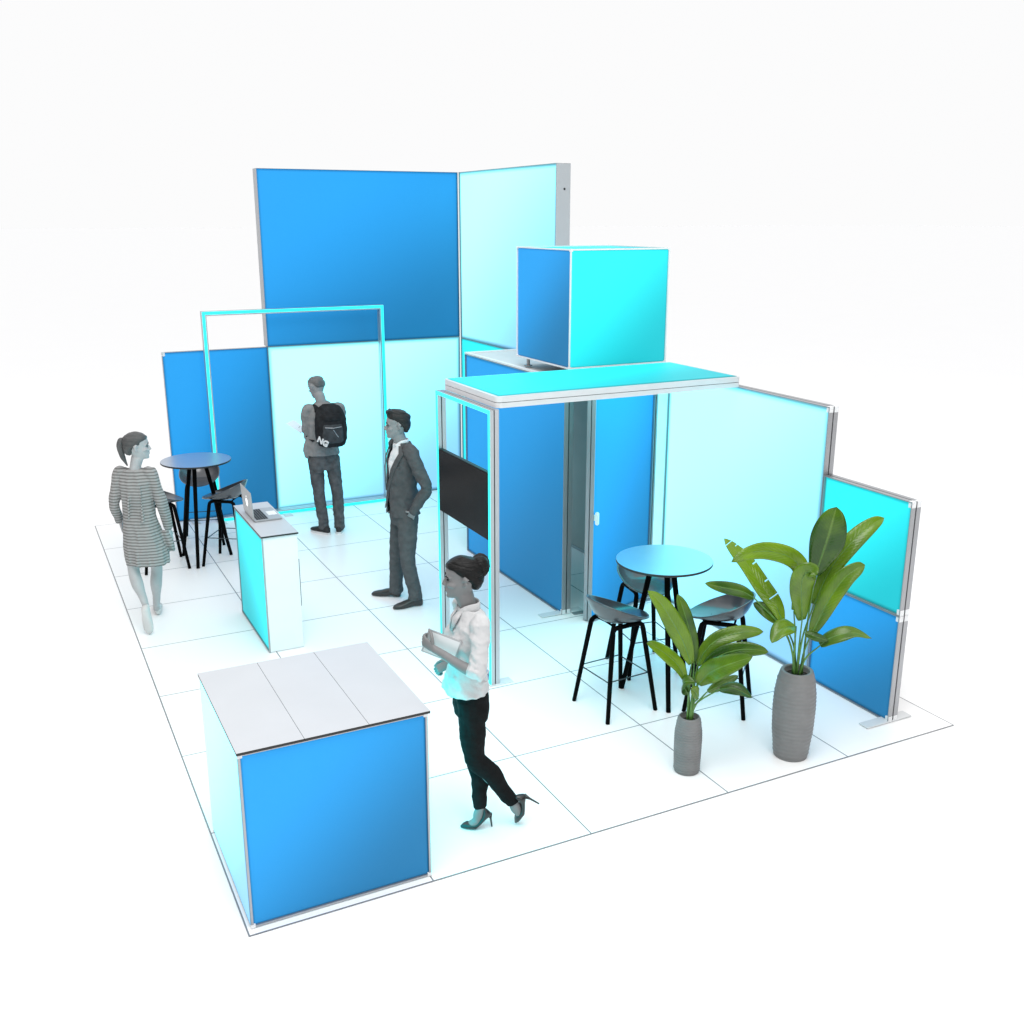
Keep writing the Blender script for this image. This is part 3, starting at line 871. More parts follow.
CAMF = (-0.1, -1.0, 0.45)      # towards the viewer's side of the plant
BIG = [
  ('ragged',[(-0.118, 0.02, 0.957), (-0.162, 0.05, 1.057), (-0.241, 0.09, 1.165), (-0.342, 0.14, 1.306), (-0.42, 0.18, 1.39), (-0.483, 0.22, 1.457)],0.066,(0.25,-1,0.2),True,0.15),
  ('arch',[(-0.06, -0.03, 1.05), (-0.039, -0.06, 1.223), (-0.059, -0.08, 1.357), (-0.148, -0.1, 1.44), (-0.302, -0.13, 1.485), (-0.431, -0.17, 1.475), (-0.522, -0.2, 1.433)],0.068,(-0.1,-1,0.35),False,0.3),
  ('front',[(-0.011, -0.05, 0.99), (-0.038, -0.1, 1.139), (-0.061, -0.14, 1.249), (-0.062, -0.18, 1.345), (-0.032, -0.22, 1.38), (-0.008, -0.25, 1.358)],0.095,(0.1,-1,0.25),False,0.2),
  ('top',[(0.075, 0.03, 1.27), (0.106, 0.01, 1.433), (0.124, -0.01, 1.545), (0.14, -0.02, 1.653), (0.159, -0.01, 1.735)],0.118,(-0.15,-1,0.2),False,0.25),
  ('tall',[(0.09, 0.05, 1.06), (0.158, 0.06, 1.249), (0.233, 0.08, 1.374), (0.342, 0.1, 1.499), (0.447, 0.13, 1.579), (0.527, 0.16, 1.615)],0.072,(-0.45,-1,0.15),False,0.3),
  ('mid',[(0.068, -0.02, 0.88), (0.109, -0.04, 1.019), (0.162, -0.05, 1.156), (0.236, -0.05, 1.276), (0.313, -0.04, 1.337), (0.365, -0.03, 1.36)],0.072,(-0.3,-1,0.2),False,0.35),
  ('lowright',[(0.119, -0.06, 0.819), (0.16, -0.08, 0.871), (0.231, -0.1, 0.91), (0.317, -0.11, 0.926), (0.42, -0.13, 0.898)],0.062,(0.1,-0.55,1),False,0.3),
  ('farleft',[(-0.309, 0.05, 1.106), (-0.391, 0.03, 1.156), (-0.511, 0.01, 1.188), (-0.643, -0.02, 1.231)],0.055,(0.2,-1,0.8),False,0.3),
  ('lowleft',[(-0.13, 0.03, 0.936), (-0.183, 0.04, 0.987), (-0.241, 0.05, 1.033), (-0.302, 0.07, 1.062)],0.052,(0.2,-1,0.4),False,0.2),
  ('curl',[(-0.05, -0.05, 0.945), (-0.119, -0.1, 0.962), (-0.178, -0.14, 0.946), (-0.229, -0.18, 0.885)],0.072,(-0.5,-0.7,0.8),False,0.4),
  ('small',[(0.018, -0.05, 0.901), (0.068, -0.08, 0.889), (0.155, -0.1, 0.867)],0.04,(0.1,-0.7,0.8),False,0.3),
]
SMALL = [
  ('one',[(-0.008, -0.01, 0.76), (-0.066, -0.02, 0.914), (-0.139, -0.04, 1.051), (-0.221, -0.06, 1.185), (-0.308, -0.09, 1.283)],0.068,(0.25,-1,0.3),False,0.25),
  ('two',[(0.016, 0.02, 0.756), (-0.001, 0.03, 0.892), (-0.039, 0.04, 1.028), (-0.074, 0.05, 1.133), (-0.103, 0.06, 1.203)],0.05,(0.15,-1,0.2),False,0.3),
  ('three',[(0.041, 0.02, 0.736), (0.085, 0.03, 0.832), (0.167, 0.04, 0.908), (0.288, 0.05, 0.944), (0.383, 0.06, 0.95), (0.458, 0.07, 0.944)],0.056,(-0.2,-1,0.5),False,0.3),
  ('four',[(0.051, -0.02, 0.673), (0.112, -0.04, 0.788), (0.197, -0.06, 0.857), (0.3, -0.08, 0.89), (0.387, -0.1, 0.894), (0.447, -0.12, 0.888)],0.056,(-0.15,-1,0.5),False,0.3),
  ('five',[(0.036, -0.06, 0.641), (0.077, -0.1, 0.725), (0.139, -0.14, 0.788), (0.228, -0.18, 0.846), (0.328, -0.22, 0.903)],0.078,(-0.2,-1,0.6),False,0.25),
  ('six',[(-0.033, -0.03, 0.637), (-0.091, -0.05, 0.757), (-0.172, -0.07, 0.846), (-0.25, -0.09, 0.909), (-0.31, -0.12, 0.952)],0.055,(0.3,-0.8,0.6),False,0.35),
  ('seven',[(-0.025, -0.05, 0.57), (-0.065, -0.09, 0.65), (-0.053, -0.12, 0.69), (-0.004, -0.15, 0.70)],0.055,(-0.5,-0.4,1),False,0.4),
  ('eight',[(0.18, -0.03, 0.591), (0.247, -0.06, 0.615), (0.307, -0.09, 0.605), (0.366, -0.12, 0.579)],0.056,(0.2,-0.6,1),False,0.3),
  ('nine',[(0.117, 0.03, 0.547), (0.215, 0.05, 0.593), (0.317, 0.08, 0.636)],0.04,(0.0,-0.8,0.8),False,0.3),
  ('ten',[(0.039, -0.05, 0.544), (0.011, -0.09, 0.605), (-0.023, -0.12, 0.639)],0.04,(0.2,-0.8,0.5),False,0.3),
]
plant('tall banana leaf plant in the large ribbed grey vase, near the right wall', (3.676, 0.200), (0.110, 0.139, 0.105, 0.080, 0.617), BIG, 3)
plant('shorter banana leaf plant in the small slim grey vase', (2.928, 0.343), (0.080, 0.089, 0.068, 0.056, 0.388), SMALL, 5)
#PEOPLE#
# ------------------------------------------------------------------ people
# local frame of every figure: x = to the right, y = away, z = up (figure Empty turned by CAMROT)
def remeshed(name, bm, voxel, smooth, extra=None):
    """fuse overlapping closed pieces into one continuous skin and relax it"""
    me = bpy.data.meshes.new(name)
    bmesh.ops.recalc_face_normals(bm, faces=bm.faces)
    bm.to_mesh(me); bm.free()
    o = bpy.data.objects.new('tmp', me); COL.objects.link(o)
    r = o.modifiers.new('r', 'REMESH'); r.mode = 'VOXEL'; r.voxel_size = voxel; r.adaptivity = 0.0
    if smooth:
        s = o.modifiers.new('s', 'SMOOTH'); s.factor = 0.5; s.iterations = smooth
    dg = bpy.context.evaluated_depsgraph_get()
    dg.update()
    out = bpy.data.meshes.new_from_object(o.evaluated_get(dg))
    bpy.data.objects.remove(o)
    b2 = bmesh.new(); b2.from_mesh(out)
    bpy.data.meshes.remove(out)
    return b2

from mathutils import noise
FOLDS = {'blouse': (.009, 9, 9, 13), 'trousers': (.0042, 7, 7, 14), 'jeans': (.0042, 8, 8, 15), 'shirt': (.0060, 8, 8, 11), 'dress': (.009, 11, 11, 4.5), 'sleeve': (.0065, 8, 8, 13), 'main_bag': (.008, 9, 9, 8), 'hair': (.005, 10, 10, 34)}
def folds(b2, name, seed):
    if name not in FOLDS: return
    amp, sx, sy, sz = FOLDS[name]
    b2.normal_update()
    mv = []
    for v in b2.verts:
        p = V((v.co.x * sx + seed, v.co.y * sy, v.co.z * sz + v.co.x * sx * .7 + v.co.y * sy * .5))
        q = 1 - 2.2 * abs(noise.noise(p)) + .5 * noise.noise(p * 2.3)
        mv.append(v.normal * (amp * (q - .45)))
    for v, d in zip(b2.verts, mv): v.co += d
def skin_obj(name, bm, mats, parent, voxel=0.007, smooth=3, extra=None, label=None):
    b2 = remeshed(name, bm, voxel, smooth)
    folds(b2, name, len(parent.name) * 3.7 + parent.location.x * 5)
    if extra is not None:
        extra.verts.ensure_lookup_table()
        mp = {v: b2.verts.new(v.co) for v in extra.verts}
        for f in extra.faces:
            b2.faces.new([mp[v] for v in f.verts])
        extra.free()
    o = obj(name, b2, mats, parent, smooth=True)
    if label: o['label'] = label
    return o

def body_ring(c, hw, hd, F, e=2.4, n=24):
    """superellipse cross-section of a torso: half width hw across, half depth hd along F"""
    F = V((F[0], F[1], 0)).normalized(); L = V((-F.y, F.x, 0)); c = V(c)
    P = []
    for k in range(n):
        a = k * 2 * PI / n
        ca, sa = math.cos(a), math.sin(a)
        P.append(c + F * hd * math.copysign(abs(ca) ** (2 / e), ca) + L * hw * math.copysign(abs(sa) ** (2 / e), sa))
    return P

def torso(bm, rows, F, e=2.4, grow=0.0):
    loft(bm, [body_ring((x, y, z), hw + grow, hd + grow, F, e) for (x, y, z, hw, hd) in rows])

HEADP = [(0.000, .030, .078, .024), (0.012, -.010, .088, .040), (0.035, -.045, .091, .053), (0.055, -.064, .091, .060), (0.080, -.080, .089, .066),
         (0.105, -.092, .086, .069), (0.125, -.098, .087, .071), (0.150, -.100, .092, .073), (0.175, -.096, .086, .070), (0.200, -.078, .063, .056), (0.215, -.048, .036, .035), (0.222, -.012, .010, .010)]
def head_frame(o, F, tilt=0.0, roll=0.0, k=1.0):
    F = V((F[0], F[1], 0)).normalized()
    L = V((-F.y, F.x, 0)); U = V((0, 0, 1))
    Fr = F * math.cos(tilt) - U * math.sin(tilt); Ur = U * math.cos(tilt) + F * math.sin(tilt)
    o = V(o); pv = o + U * 0.02 * k
    def T(x, y, z):
        q = Fr * x * k + L * y * k + Ur * z * k
        return o + q
    return T
def head(bm, T, nose=1.0, jaw=1.0):
    n = 24
    rings = []
    for z, xb, xf, w_ in HEADP:
        c = (xb + xf) / 2; h = (xf - xb) / 2
        ww = w_ * (jaw if z < 0.06 else 1)
        r = []
        for k in range(n):
            a = k * 2 * PI / n
            ca, sa = math.cos(a), math.sin(a)
            e = 2.3
            x = c + h * math.copysign(abs(ca) ** (2 / e), ca)
            y = ww * math.copysign(abs(sa) ** (2 / e), sa) * (0.92 if ca > 0 and z < 0.13 else 1)
            r.append(T(x, y, z))
        rings.append(r)
    loft(bm, rings)
    tube(bm, [T(.084, 0, .122), T(.097, 0, .100), T(.108 * nose, 0, .082), T(.092, 0, .072)], [.0075, .0095, .0125, .009], side=T(0, 1, 0) - T(0, 0, 0), n=10)
    for y in (.011, -.011): ellipsoid(bm, T(.094, y, .077), (.011, .009, .009))
    ellipsoid(bm, T(.089, 0, .052), (.011, .022, .007)); ellipsoid(bm, T(.088, 0, .041), (.011, .019, .007))
    ellipsoid(bm, T(.078, 0, .012), (.017, .021, .015))
    for s in (1, -1):
        tube(bm, [T(.084, .012 * s, .127), T(.086, .032 * s, .131), T(.070, .054 * s, .124)], [.006, .007, .005], n=8)      # brow
        tube(bm, [T(.078, .035 * s, .085), T(.055, .055 * s, .082)], [.015, .013], n=8, dome=.6)                           # cheek
        tube(bm, [T(-.004, .070 * s, .080), T(-.014, .084 * s, .098), T(-.020, .088 * s, .118), T(-.006, .083 * s, .131), T(.004, .070 * s, .112)], [(.011, .008), (.013, .009), (.014, .009), (.013, .009), (.009, .008)], n=8, dome=.6)
def eyes(name_parent, T, m_eye, m_brow):
    for s in (1, -1):
        bm = bmesh.new(); ellipsoid(bm, T(.0835, .031 * s, .111), (.007, .011, .0055)); obj('eye', bm, m_eye, name_parent, smooth=True)
        bm = bmesh.new(); tube(bm, [T(.0915, .014 * s, .128), T(.0925, .030 * s, .1335), T(.080, .050 * s, .127)], [.0035, .004, .002], n=8); obj('eyebrow', bm, m_brow, name_parent, smooth=True)

def limb(bm, pts, radii, side, n=14, ns=9):
    """smooth tapered limb through joints; radii (across, deep)"""
    m = len(pts)
    S = spline(pts, (m - 1) * ns + 1)
    R = []
    for i in range(len(S)):
        s = i / ns
        k = min(int(s), m - 2); t = s - k
        a, b = radii[k], radii[k + 1]
        a = a if isinstance(a, tuple) else (a, a); b = b if isinstance(b, tuple) else (b, b)
        t = t * t * (3 - 2 * t)
        R.append((a[0] + (b[0] - a[0]) * t, a[1] + (b[1] - a[1]) * t))
    tube(bm, S, R, side=side, n=n, dome=0.5)

def hand(bm, extra, wrist, d, palm, thumb, curl=0.5, k=1.0, spread=1.0):
    """palm goes into bm (fused with the arm); five finger chains go into extra, rooted inside the palm"""
    d = V(d).normalized(); palm = V(palm); palm = (palm - d * palm.dot(d)).normalized()
    s = d.cross(palm)
    if s.dot(V(thumb)) < 0: s = -s
    w = V(wrist)
    limb(bm, [w - d * .02, w + d * .03 * k, w + d * .085 * k], [(.022 * k, .018 * k), (.034 * k, .016 * k), (.038 * k, .012 * k)], s, ns=4)
    for i, (off, ln) in enumerate(((.030, .072), (.010, .080), (-.010, .075), (-.029, .058))):
        b = w + d * .078 * k + s * off * k * spread
        P = [b]
        a = 0.15 + curl * 0.25
        cur = b; ang = 0
        for seg, f in enumerate((0.45, 0.32, 0.23)):
            ang += curl * (0.75 if seg else 0.45) + 0.06 * i * curl
            cur = cur + (d * math.cos(ang) + palm * math.sin(ang) + s * off * 0.6) * ln * f * k
            P.append(cur)
        tube(extra, P, [.0088 * k, .0085 * k, .0078 * k, .0066 * k], side=s, n=8, dome=.7)
    b = w + d * .022 * k + s * .026 * k
    P = [b, b + (d * .55 + s * .75 + palm * .15) * .032 * k, b + (d * .85 + s * .65 + palm * .45) * .058 * k, b + (d * 1.05 + s * .5 + palm * .6) * .075 * k]
    tube(extra, P, [.012 * k, .0105 * k, .0095 * k, .0075 * k], side=palm, n=8, dome=.7)

def hair_shell(bm, T, rows, g=0.0):
    n = 24; rings = []
    rows = [(z, xb - g, xf, w_ + g) for z, xb, xf, w_ in rows]
    for z, xb, xf, w_ in rows:
        c = (xb + xf) / 2; h = (xf - xb) / 2
        r = []
        for k in range(n):
            a = k * 2 * PI / n; ca, sa = math.cos(a), math.sin(a)
            r.append(T(c + h * math.copysign(abs(ca) ** .87, ca), w_ * math.copysign(abs(sa) ** .87, sa), z))
        rings.append(r)
    loft(bm, rings)

def shoe(bm, toe, heel_dir, up, length=.275, width=.048, rise=.0, top=.075):
    """low shoe: toe tip position, direction toe->heel along the sole, sole normal"""
    X = V(heel_dir).normalized(); U = V(up); U = (U - X * U.dot(X)).normalized(); Y = U.cross(X); t = V(toe)
    R = []
    for s, w_, z0, z1 in ((0, .3, .004, .022), (.06, .68, .001, .036), (.18, .93, .0, .046), (.33, 1.0, .0, .056), (.5, .9, .003, .072), (.68, .76, .008, top + .012), (.85, .75, .001, top + .02), (.96, .66, .0, top + .012), (1.0, .4, .004, top - .01)):
        r = []
        for k in range(16):
            a = k * 2 * PI / 16; ca, sa = math.cos(a), math.sin(a)
            y = width * w_ * math.copysign(abs(ca) ** .8, ca)
            z = (z0 + z1) / 2 + (z1 - z0) / 2 * math.copysign(abs(sa) ** .75, sa)
            r.append(t + X * (s * length) + Y * y + U * z)
        R.append(r)
    loft(bm, R)

SK = lambda n, v: mat(n, (v, v, v * 1.01), 0.55, spec=0.35, vary=0.05, vscale=14, bump=0.04, bscale=90)
def hair_mat(n, v):
    m = mat(n, (v, v, v), 0.42, spec=0.22, vary=0.35, vscale=6)
    nt = m.node_tree; N = nt.nodes.new; L = nt.links.new
    tc = N('ShaderNodeTexCoord'); mp = N('ShaderNodeMapping'); mp.inputs['Scale'].default_value = (30, 30, 160); L(tc.outputs['Object'], mp.inputs['Vector'])
    nz = N('ShaderNodeTexNoise'); nz.inputs['Scale'].default_value = 1.0; nz.inputs['Detail'].default_value = 6; L(mp.outputs[0], nz.inputs['Vector'])
    bp = N('ShaderNodeBump'); bp.inputs['Strength'].default_value = 0.7; bp.inputs['Distance'].default_value = 0.01
    L(nz.outputs['Fac'], bp.inputs['Height']); L(bp.outputs['Normal'], nt.nodes['Principled BSDF'].inputs['Normal'])
    return m
EYE = mat('dark_eye', (0.02, 0.02, 0.02), 0.25)

# ---- woman with the tablet -------------------------------------------------
def woman_tablet():
    o = thing('person', 'woman with a hair bun and white blouse walking with a tablet under her arm', 'person', (1.53, 0.33, 0), CAMROT)
    F = (-.94, -.34); Fv = V((*F, 0)).normalized(); L = V((-Fv.y, Fv.x, 0))      # L points to the viewer
    skin = SK('grey_skin', 0.20); hairm = hair_mat('dark_hair', 0.0035)
    blouse = cloth('white_blouse', (0.56, 0.56, 0.565), vary=0.05, bump=1.0, bscale=11)
    trous = cloth('dark_jeans', (0.0075, 0.008, 0.0085), vary=0.25, bump=0.6, bscale=16)
    shoem = mat('black_patent_leather', (0.012, 0.013, 0.014), 0.3, spec=0.6, vary=0.2)
    T = head_frame((-.168, -.005, 1.455), (-1, -.12), 0.03, 0, 1.02)
    hipc = V((-.132, 0, .86))
    shl = V((-.128, 0, 1.335)) + L * .165; shr = V((-.128, 0, 1.335)) - L * .165
    elb = V((-.088, -.225, 1.105)); wr = V((-.325, -.175, 1.212)); hd = V((-.385, -.140, 1.245))
    elr = V((-.085, .19, 1.07)); wrr = V((-.26, .10, 1.0))
    kN, aN = V((-.112, -.055, .475)), V((.112, .0, .150)); hN = V((-.125, -.085, .83))
    kF, aF = V((-.112, .03, .425)), V((-.083, -.02, .125)); hF = V((-.140, .085, .83))
    # body: one continuous skin
    bm, ex = bmesh.new(), bmesh.new()
    head(bm, T, 0.97, 0.95)
    limb(bm, [(-.128, 0, 1.33), (-.145, 0, 1.40), (-.170, 0, 1.475)], [(.075, .06), (.047, .05), (.050, .054)], L)
    torso(bm, [(-.128, 0, .80, .12, .075), (-.145, 0, 1.03, .11, .07), (-.140, 0, 1.2, .12, .075), (-.128, 0, 1.34, .13, .06)], F)
    for a, e, wq, in ((shl, elb, wr), (shr, elr, wrr)):
        limb(bm, [a, e, wq], [.036, .036, .022], (0, 0, 1))
    for h, k, a in ((hN, kN, aN), (hF, kF, aF)):
        limb(bm, [h, k, a], [.055, .034, .024], L)
    # feet inside the heels
    limb(bm, [aF + V((.0, 0, .02)), aF + V((-.012, 0, -.035)), V((-.115, -.022, .040)), V((-.160, -.024, .022))], [.028, (.028, .034), (.032, .022), (.026, .012)], L, ns=5)
    limb(bm, [aN + V((-.01, 0, .02)), aN + V((.012, 0, -.03)), V((.142, .014, .07)), V((.138, .018, .035))], [.028, (.028, .034), (.032, .022), (.026, .012)], L, ns=5)
    hand(bm, ex, wr, hd - wr, (.3, .85, .1), (.2, -.3, 1), 1.25, 0.88, .8)
    hand(bm, ex, wrr, (-.75, -.1, -.35), (.45, .55, -.6), (-.2, -.3, .9), 1.45, 0.9, .8)
    skin_obj('body', bm, skin, o, 0.0062, 3, ex)
    eyes(o, T, EYE, hairm)
    # hair and bun
    bm = bmesh.new()
    hair_shell(bm, T, [(.042, -.088, -.045, .045), (.065, -.103, -.034, .064), (.092, -.110, -.028, .074), (.104, -.112, -.018, .077), (.116, -.113, .022, .079), (.138, -.113, .048, .081), (.158, -.112, .070, .081), (.174, -.109, .089, .0795), (.195, -.094, .083, .070), (.215, -.066, .058, .052), (.228, -.03, .022, .028), (.232, -.008, .004, .01)], .004)
    hr = skin_obj('hair', bm, hairm, o, 0.0065, 4)
    bm = bmesh.new()
    bc = T(-.097, 0, .170)
    rnd = random.Random(4)
    ellipsoid(bm, bc, (.052, .046, .056))
    for q in range(7):
        a = q * 2 * PI / 7
        P = [bc + V((.045 * math.cos(a + t) * math.cos(t * .4), .038 * math.sin(t * 1.3 + a), .048 * math.sin(a + t))) for t in (0, .4, .8, 1.2, 1.6)]
        tube(bm, P, [.010, .014, .015, .014, .009], n=8)
    obj('bun', remeshed('bun', bm, 0.006, 2), hairm, hr, smooth=True)
    # blouse: torso, collar, rolled sleeves
    bm = bmesh.new()
    torso(bm, [(-.163, 0, .900, .170, .124), (-.160, 0, .93, .165, .119), (-.153, 0, 1.02, .142, .100), (-.150, 0, 1.10, .146, .104), (-.146, 0, 1.19, .158, .112), (-.136, 0, 1.27, .165, .100), (-.130, 0, 1.325, .165, .083), (-.132, 0, 1.362, .115, .070), (-.140, 0, 1.388, .068, .062)], F, 2.3)
    ellipsoid(bm, V((-.150, 0, 1.20)) + Fv * .060 + L * .065, (.055, .060, .07)); ellipsoid(bm, V((-.150, 0, 1.20)) + Fv * .060 - L * .065, (.055, .060, .07))
    # hem flares to the front
    tube(bm, [V((-.166, 0, .96)) + Fv * .085, V((-.166, 0, .893)) + Fv * .106], [(.07, .02), (.09, .022)], side=L, n=14)
    for a, e, wq in ((shl, elb, wr), (shr, elr, wrr)):
        c = e + (wq - e) * .12
        limb(bm, [a + V((0, 0, .012)) - (a - V((-.128, 0, 1.33))) * .25, a, a.lerp(e, .55), e, c], [(.055, .05), (.060, .056), (.053, .050), (.052, .050), (.053, .051)], (0, 0, 1), ns=6)
        tube(bm, [c - (wq - e).normalized() * .03, c + (wq - e).normalized() * .012], [.055, .057], n=14)
    # creases of the sleeve and the waist
    for t in (.35, .62, .8, .92):
        p = shl.lerp(elb, t)
        tube(bm, [p + V((-.045, -.03, .02)), p + V((-.01, -.056, -.006)), p + V((.045, -.03, -.016))], [.006, .009, .005], n=8)
    for (za, zb, x0, x1) in ((1.12, 1.03, -.07, -.20), (1.06, .96, -.06, -.18), (.99, .92, -.08, -.22)):
        tube(bm, [V((x0, 0, za)) + L * .118, V(((x0 + x1) / 2, 0, (za + zb) / 2)) + L * .143, V((x1, 0, zb)) + L * .125], [.006, .010, .005], n=8)
    skin_obj('blouse', bm, blouse, o, 0.0068, 2)
    bm = bmesh.new()
    cp = [V((-.143, 0, 1.392)) + Fv * (.062 * math.cos(a)) + L * (.066 * math.sin(a)) + V((0, 0, -.045 * max(0, math.cos(a)) ** 2 + .012)) for a in [rad(20 + 320 * q / 14) for q in range(15)]]
    tube(bm, cp, [(.024, .007)] * 15, side=(0, 0, 1), n=8)
    for s in (1, -1):
        p0 = V((-.143, 0, 1.385)) + Fv * .052 + L * .03 * s
        tube(bm, [p0 + V((0, 0, .0)), p0 + Fv * .038 + V((0, 0, -.05)), p0 + Fv * .052 - L * .018 * s + V((0, 0, -.115))], [(.020, .006), (.026, .006), (.008, .004)], side=L * s + Fv * -.3, n=8)
    obj('collar', bm, blouse, o, smooth=True)
    # trousers
    bm = bmesh.new()
    torso(bm, [(-.142, 0, .93, .140, .092), (-.138, 0, .87, .150, .096), (-.136, 0, .80, .155, .095), (-.134, 0, .73, .140, .088)], F, 2.4)
    for h, k, a, sgn in ((hN, kN, aN, 1), (hF, kF, aF, -1)):
        c = a + (k - a).normalized() * .012
        limb(bm, [h + V((0, 0, .03)), h.lerp(k, .45) + V((-.004, 0, 0)), k, k.lerp(a, .35) + V((.012 if sgn > 0 else .016, 0, .01)), k.lerp(a, .75), c], [(.074, .082), (.070, .078), (.053, .060), (.051, .057), (.041, .045), (.038, .042)], L, ns=6)
        for q in (.0, .25, .5):
            p = k.lerp(a, .9 - .12 * q); t = (k - a).normalized(); 
            tube(bm, [p + L * .02 + t * .01 - Fv * .03, p + L * .037, p + L * .02 + Fv * .03 - t * .008], [.004, .006, .004], n=6)
    skin_obj('trousers', bm, trous, o, 0.0068, 2)
    # heels
    def heel_shoe(toe, ball, hl, tip, parent, Lw):
        bm = bmesh.new()
        toe, ball, hl, tip = map(V, (toe, ball, hl, tip))
        d1 = (ball - toe).normalized(); d2 = (hl - ball).normalized()
        up1 = Lw.cross(d1); up1 = up1 if up1.dot(V((0, 0, 1))) > 0 or abs(up1.z) < .3 and up1.x < 0 else -up1
        up2 = Lw.cross(d2); up2 = up2 if up2.dot(up1) > 0 else -up2
        def ring(p, w_, b, t_, up):
            return [p + Lw * w_ * math.cos(a) + up * ((t_ + b) / 2 + (t_ - b) / 2 * math.sin(a)) for a in [q * 2 * PI / 14 for q in range(14)]]
        loft(bm, [ring(toe, .008, .002, .012, up1), ring(toe.lerp(ball, .25), .026, 0, .026, up1), ring(toe.lerp(ball, .55), .037, 0, .036, up1), ring(ball, .040, 0, .034, (up1 + up2).normalized()),
                  ring(ball.lerp(hl, .3), .037, 0, .026, up2), ring(ball.lerp(hl, .62), .032, .0, .030, up2), ring(ball.lerp(hl, .85), .031, -.004, .050, up2), ring(hl, .026, -.008, .068, up2), ring(hl + d2 * .012, .012, 0, .062, up2)])
        tube(bm, [hl + d2 * .0 + up2 * .004, hl.lerp(tip, .35), tip], [.016, .0065, .0045], n=10)
        obj('shoe', bm, shoem, parent, smooth=True)
    heel_shoe((-.203, -.026, .002), (-.120, -.022, .002), (-.028, -.015, .085), (-.018, -.012, .002), o, L)
    heel_shoe((.128, .018, .006), (.172, .012, .085), (.178, .005, .195), (.262, .0, .145), o, L)
    # tablet, held against the chest
    tb = thing('tablet', 'silver tablet held under the left arm of the woman in the white blouse', 'tablet', (1.53, 0.33, 0), CAMROT)
    a, b_, c_ = V((-.355, -.106, 1.305)), V((-.170, -.135, 1.240)), V((-.180, -.140, 1.095))
    X = (b_ - a); Y = (c_ - b_); Y = Y - X.normalized() * Y.dot(X.normalized()); Nn = X.cross(Y).normalized()
    if Nn.y > 0: Nn = -Nn
    bm = bmesh.new()
    def quadbox(bm, P, X, Y, N, t):
        vs = [bm.verts.new(P + X * i + Y * j + N * t * k) for k in (0, 1) for i, j in ((0, 0), (1, 0), (1, 1), (0, 1))]
        for f in ((0, 3, 2, 1), (4, 5, 6, 7), (0, 1, 5, 4), (1, 2, 6, 5), (2, 3, 7, 6), (3, 0, 4, 7)): bm.faces.new([vs[i] for i in f])
    quadbox(bm, a, X, Y, Nn, .010); bevel(bm, .002, 2)
    obj('casing', bm, M['laptop'], tb)
    bm = bmesh.new(); quadbox(bm, a + X * .05 + Y * .06 + Nn * .0101, X * .9, Y * .88, Nn, .0006)
    obj('screen', bm, mat('tablet_back', (0.72, 0.74, 0.75), 0.3, 0.1, vary=.02), tb)
    return o
woman_tablet()

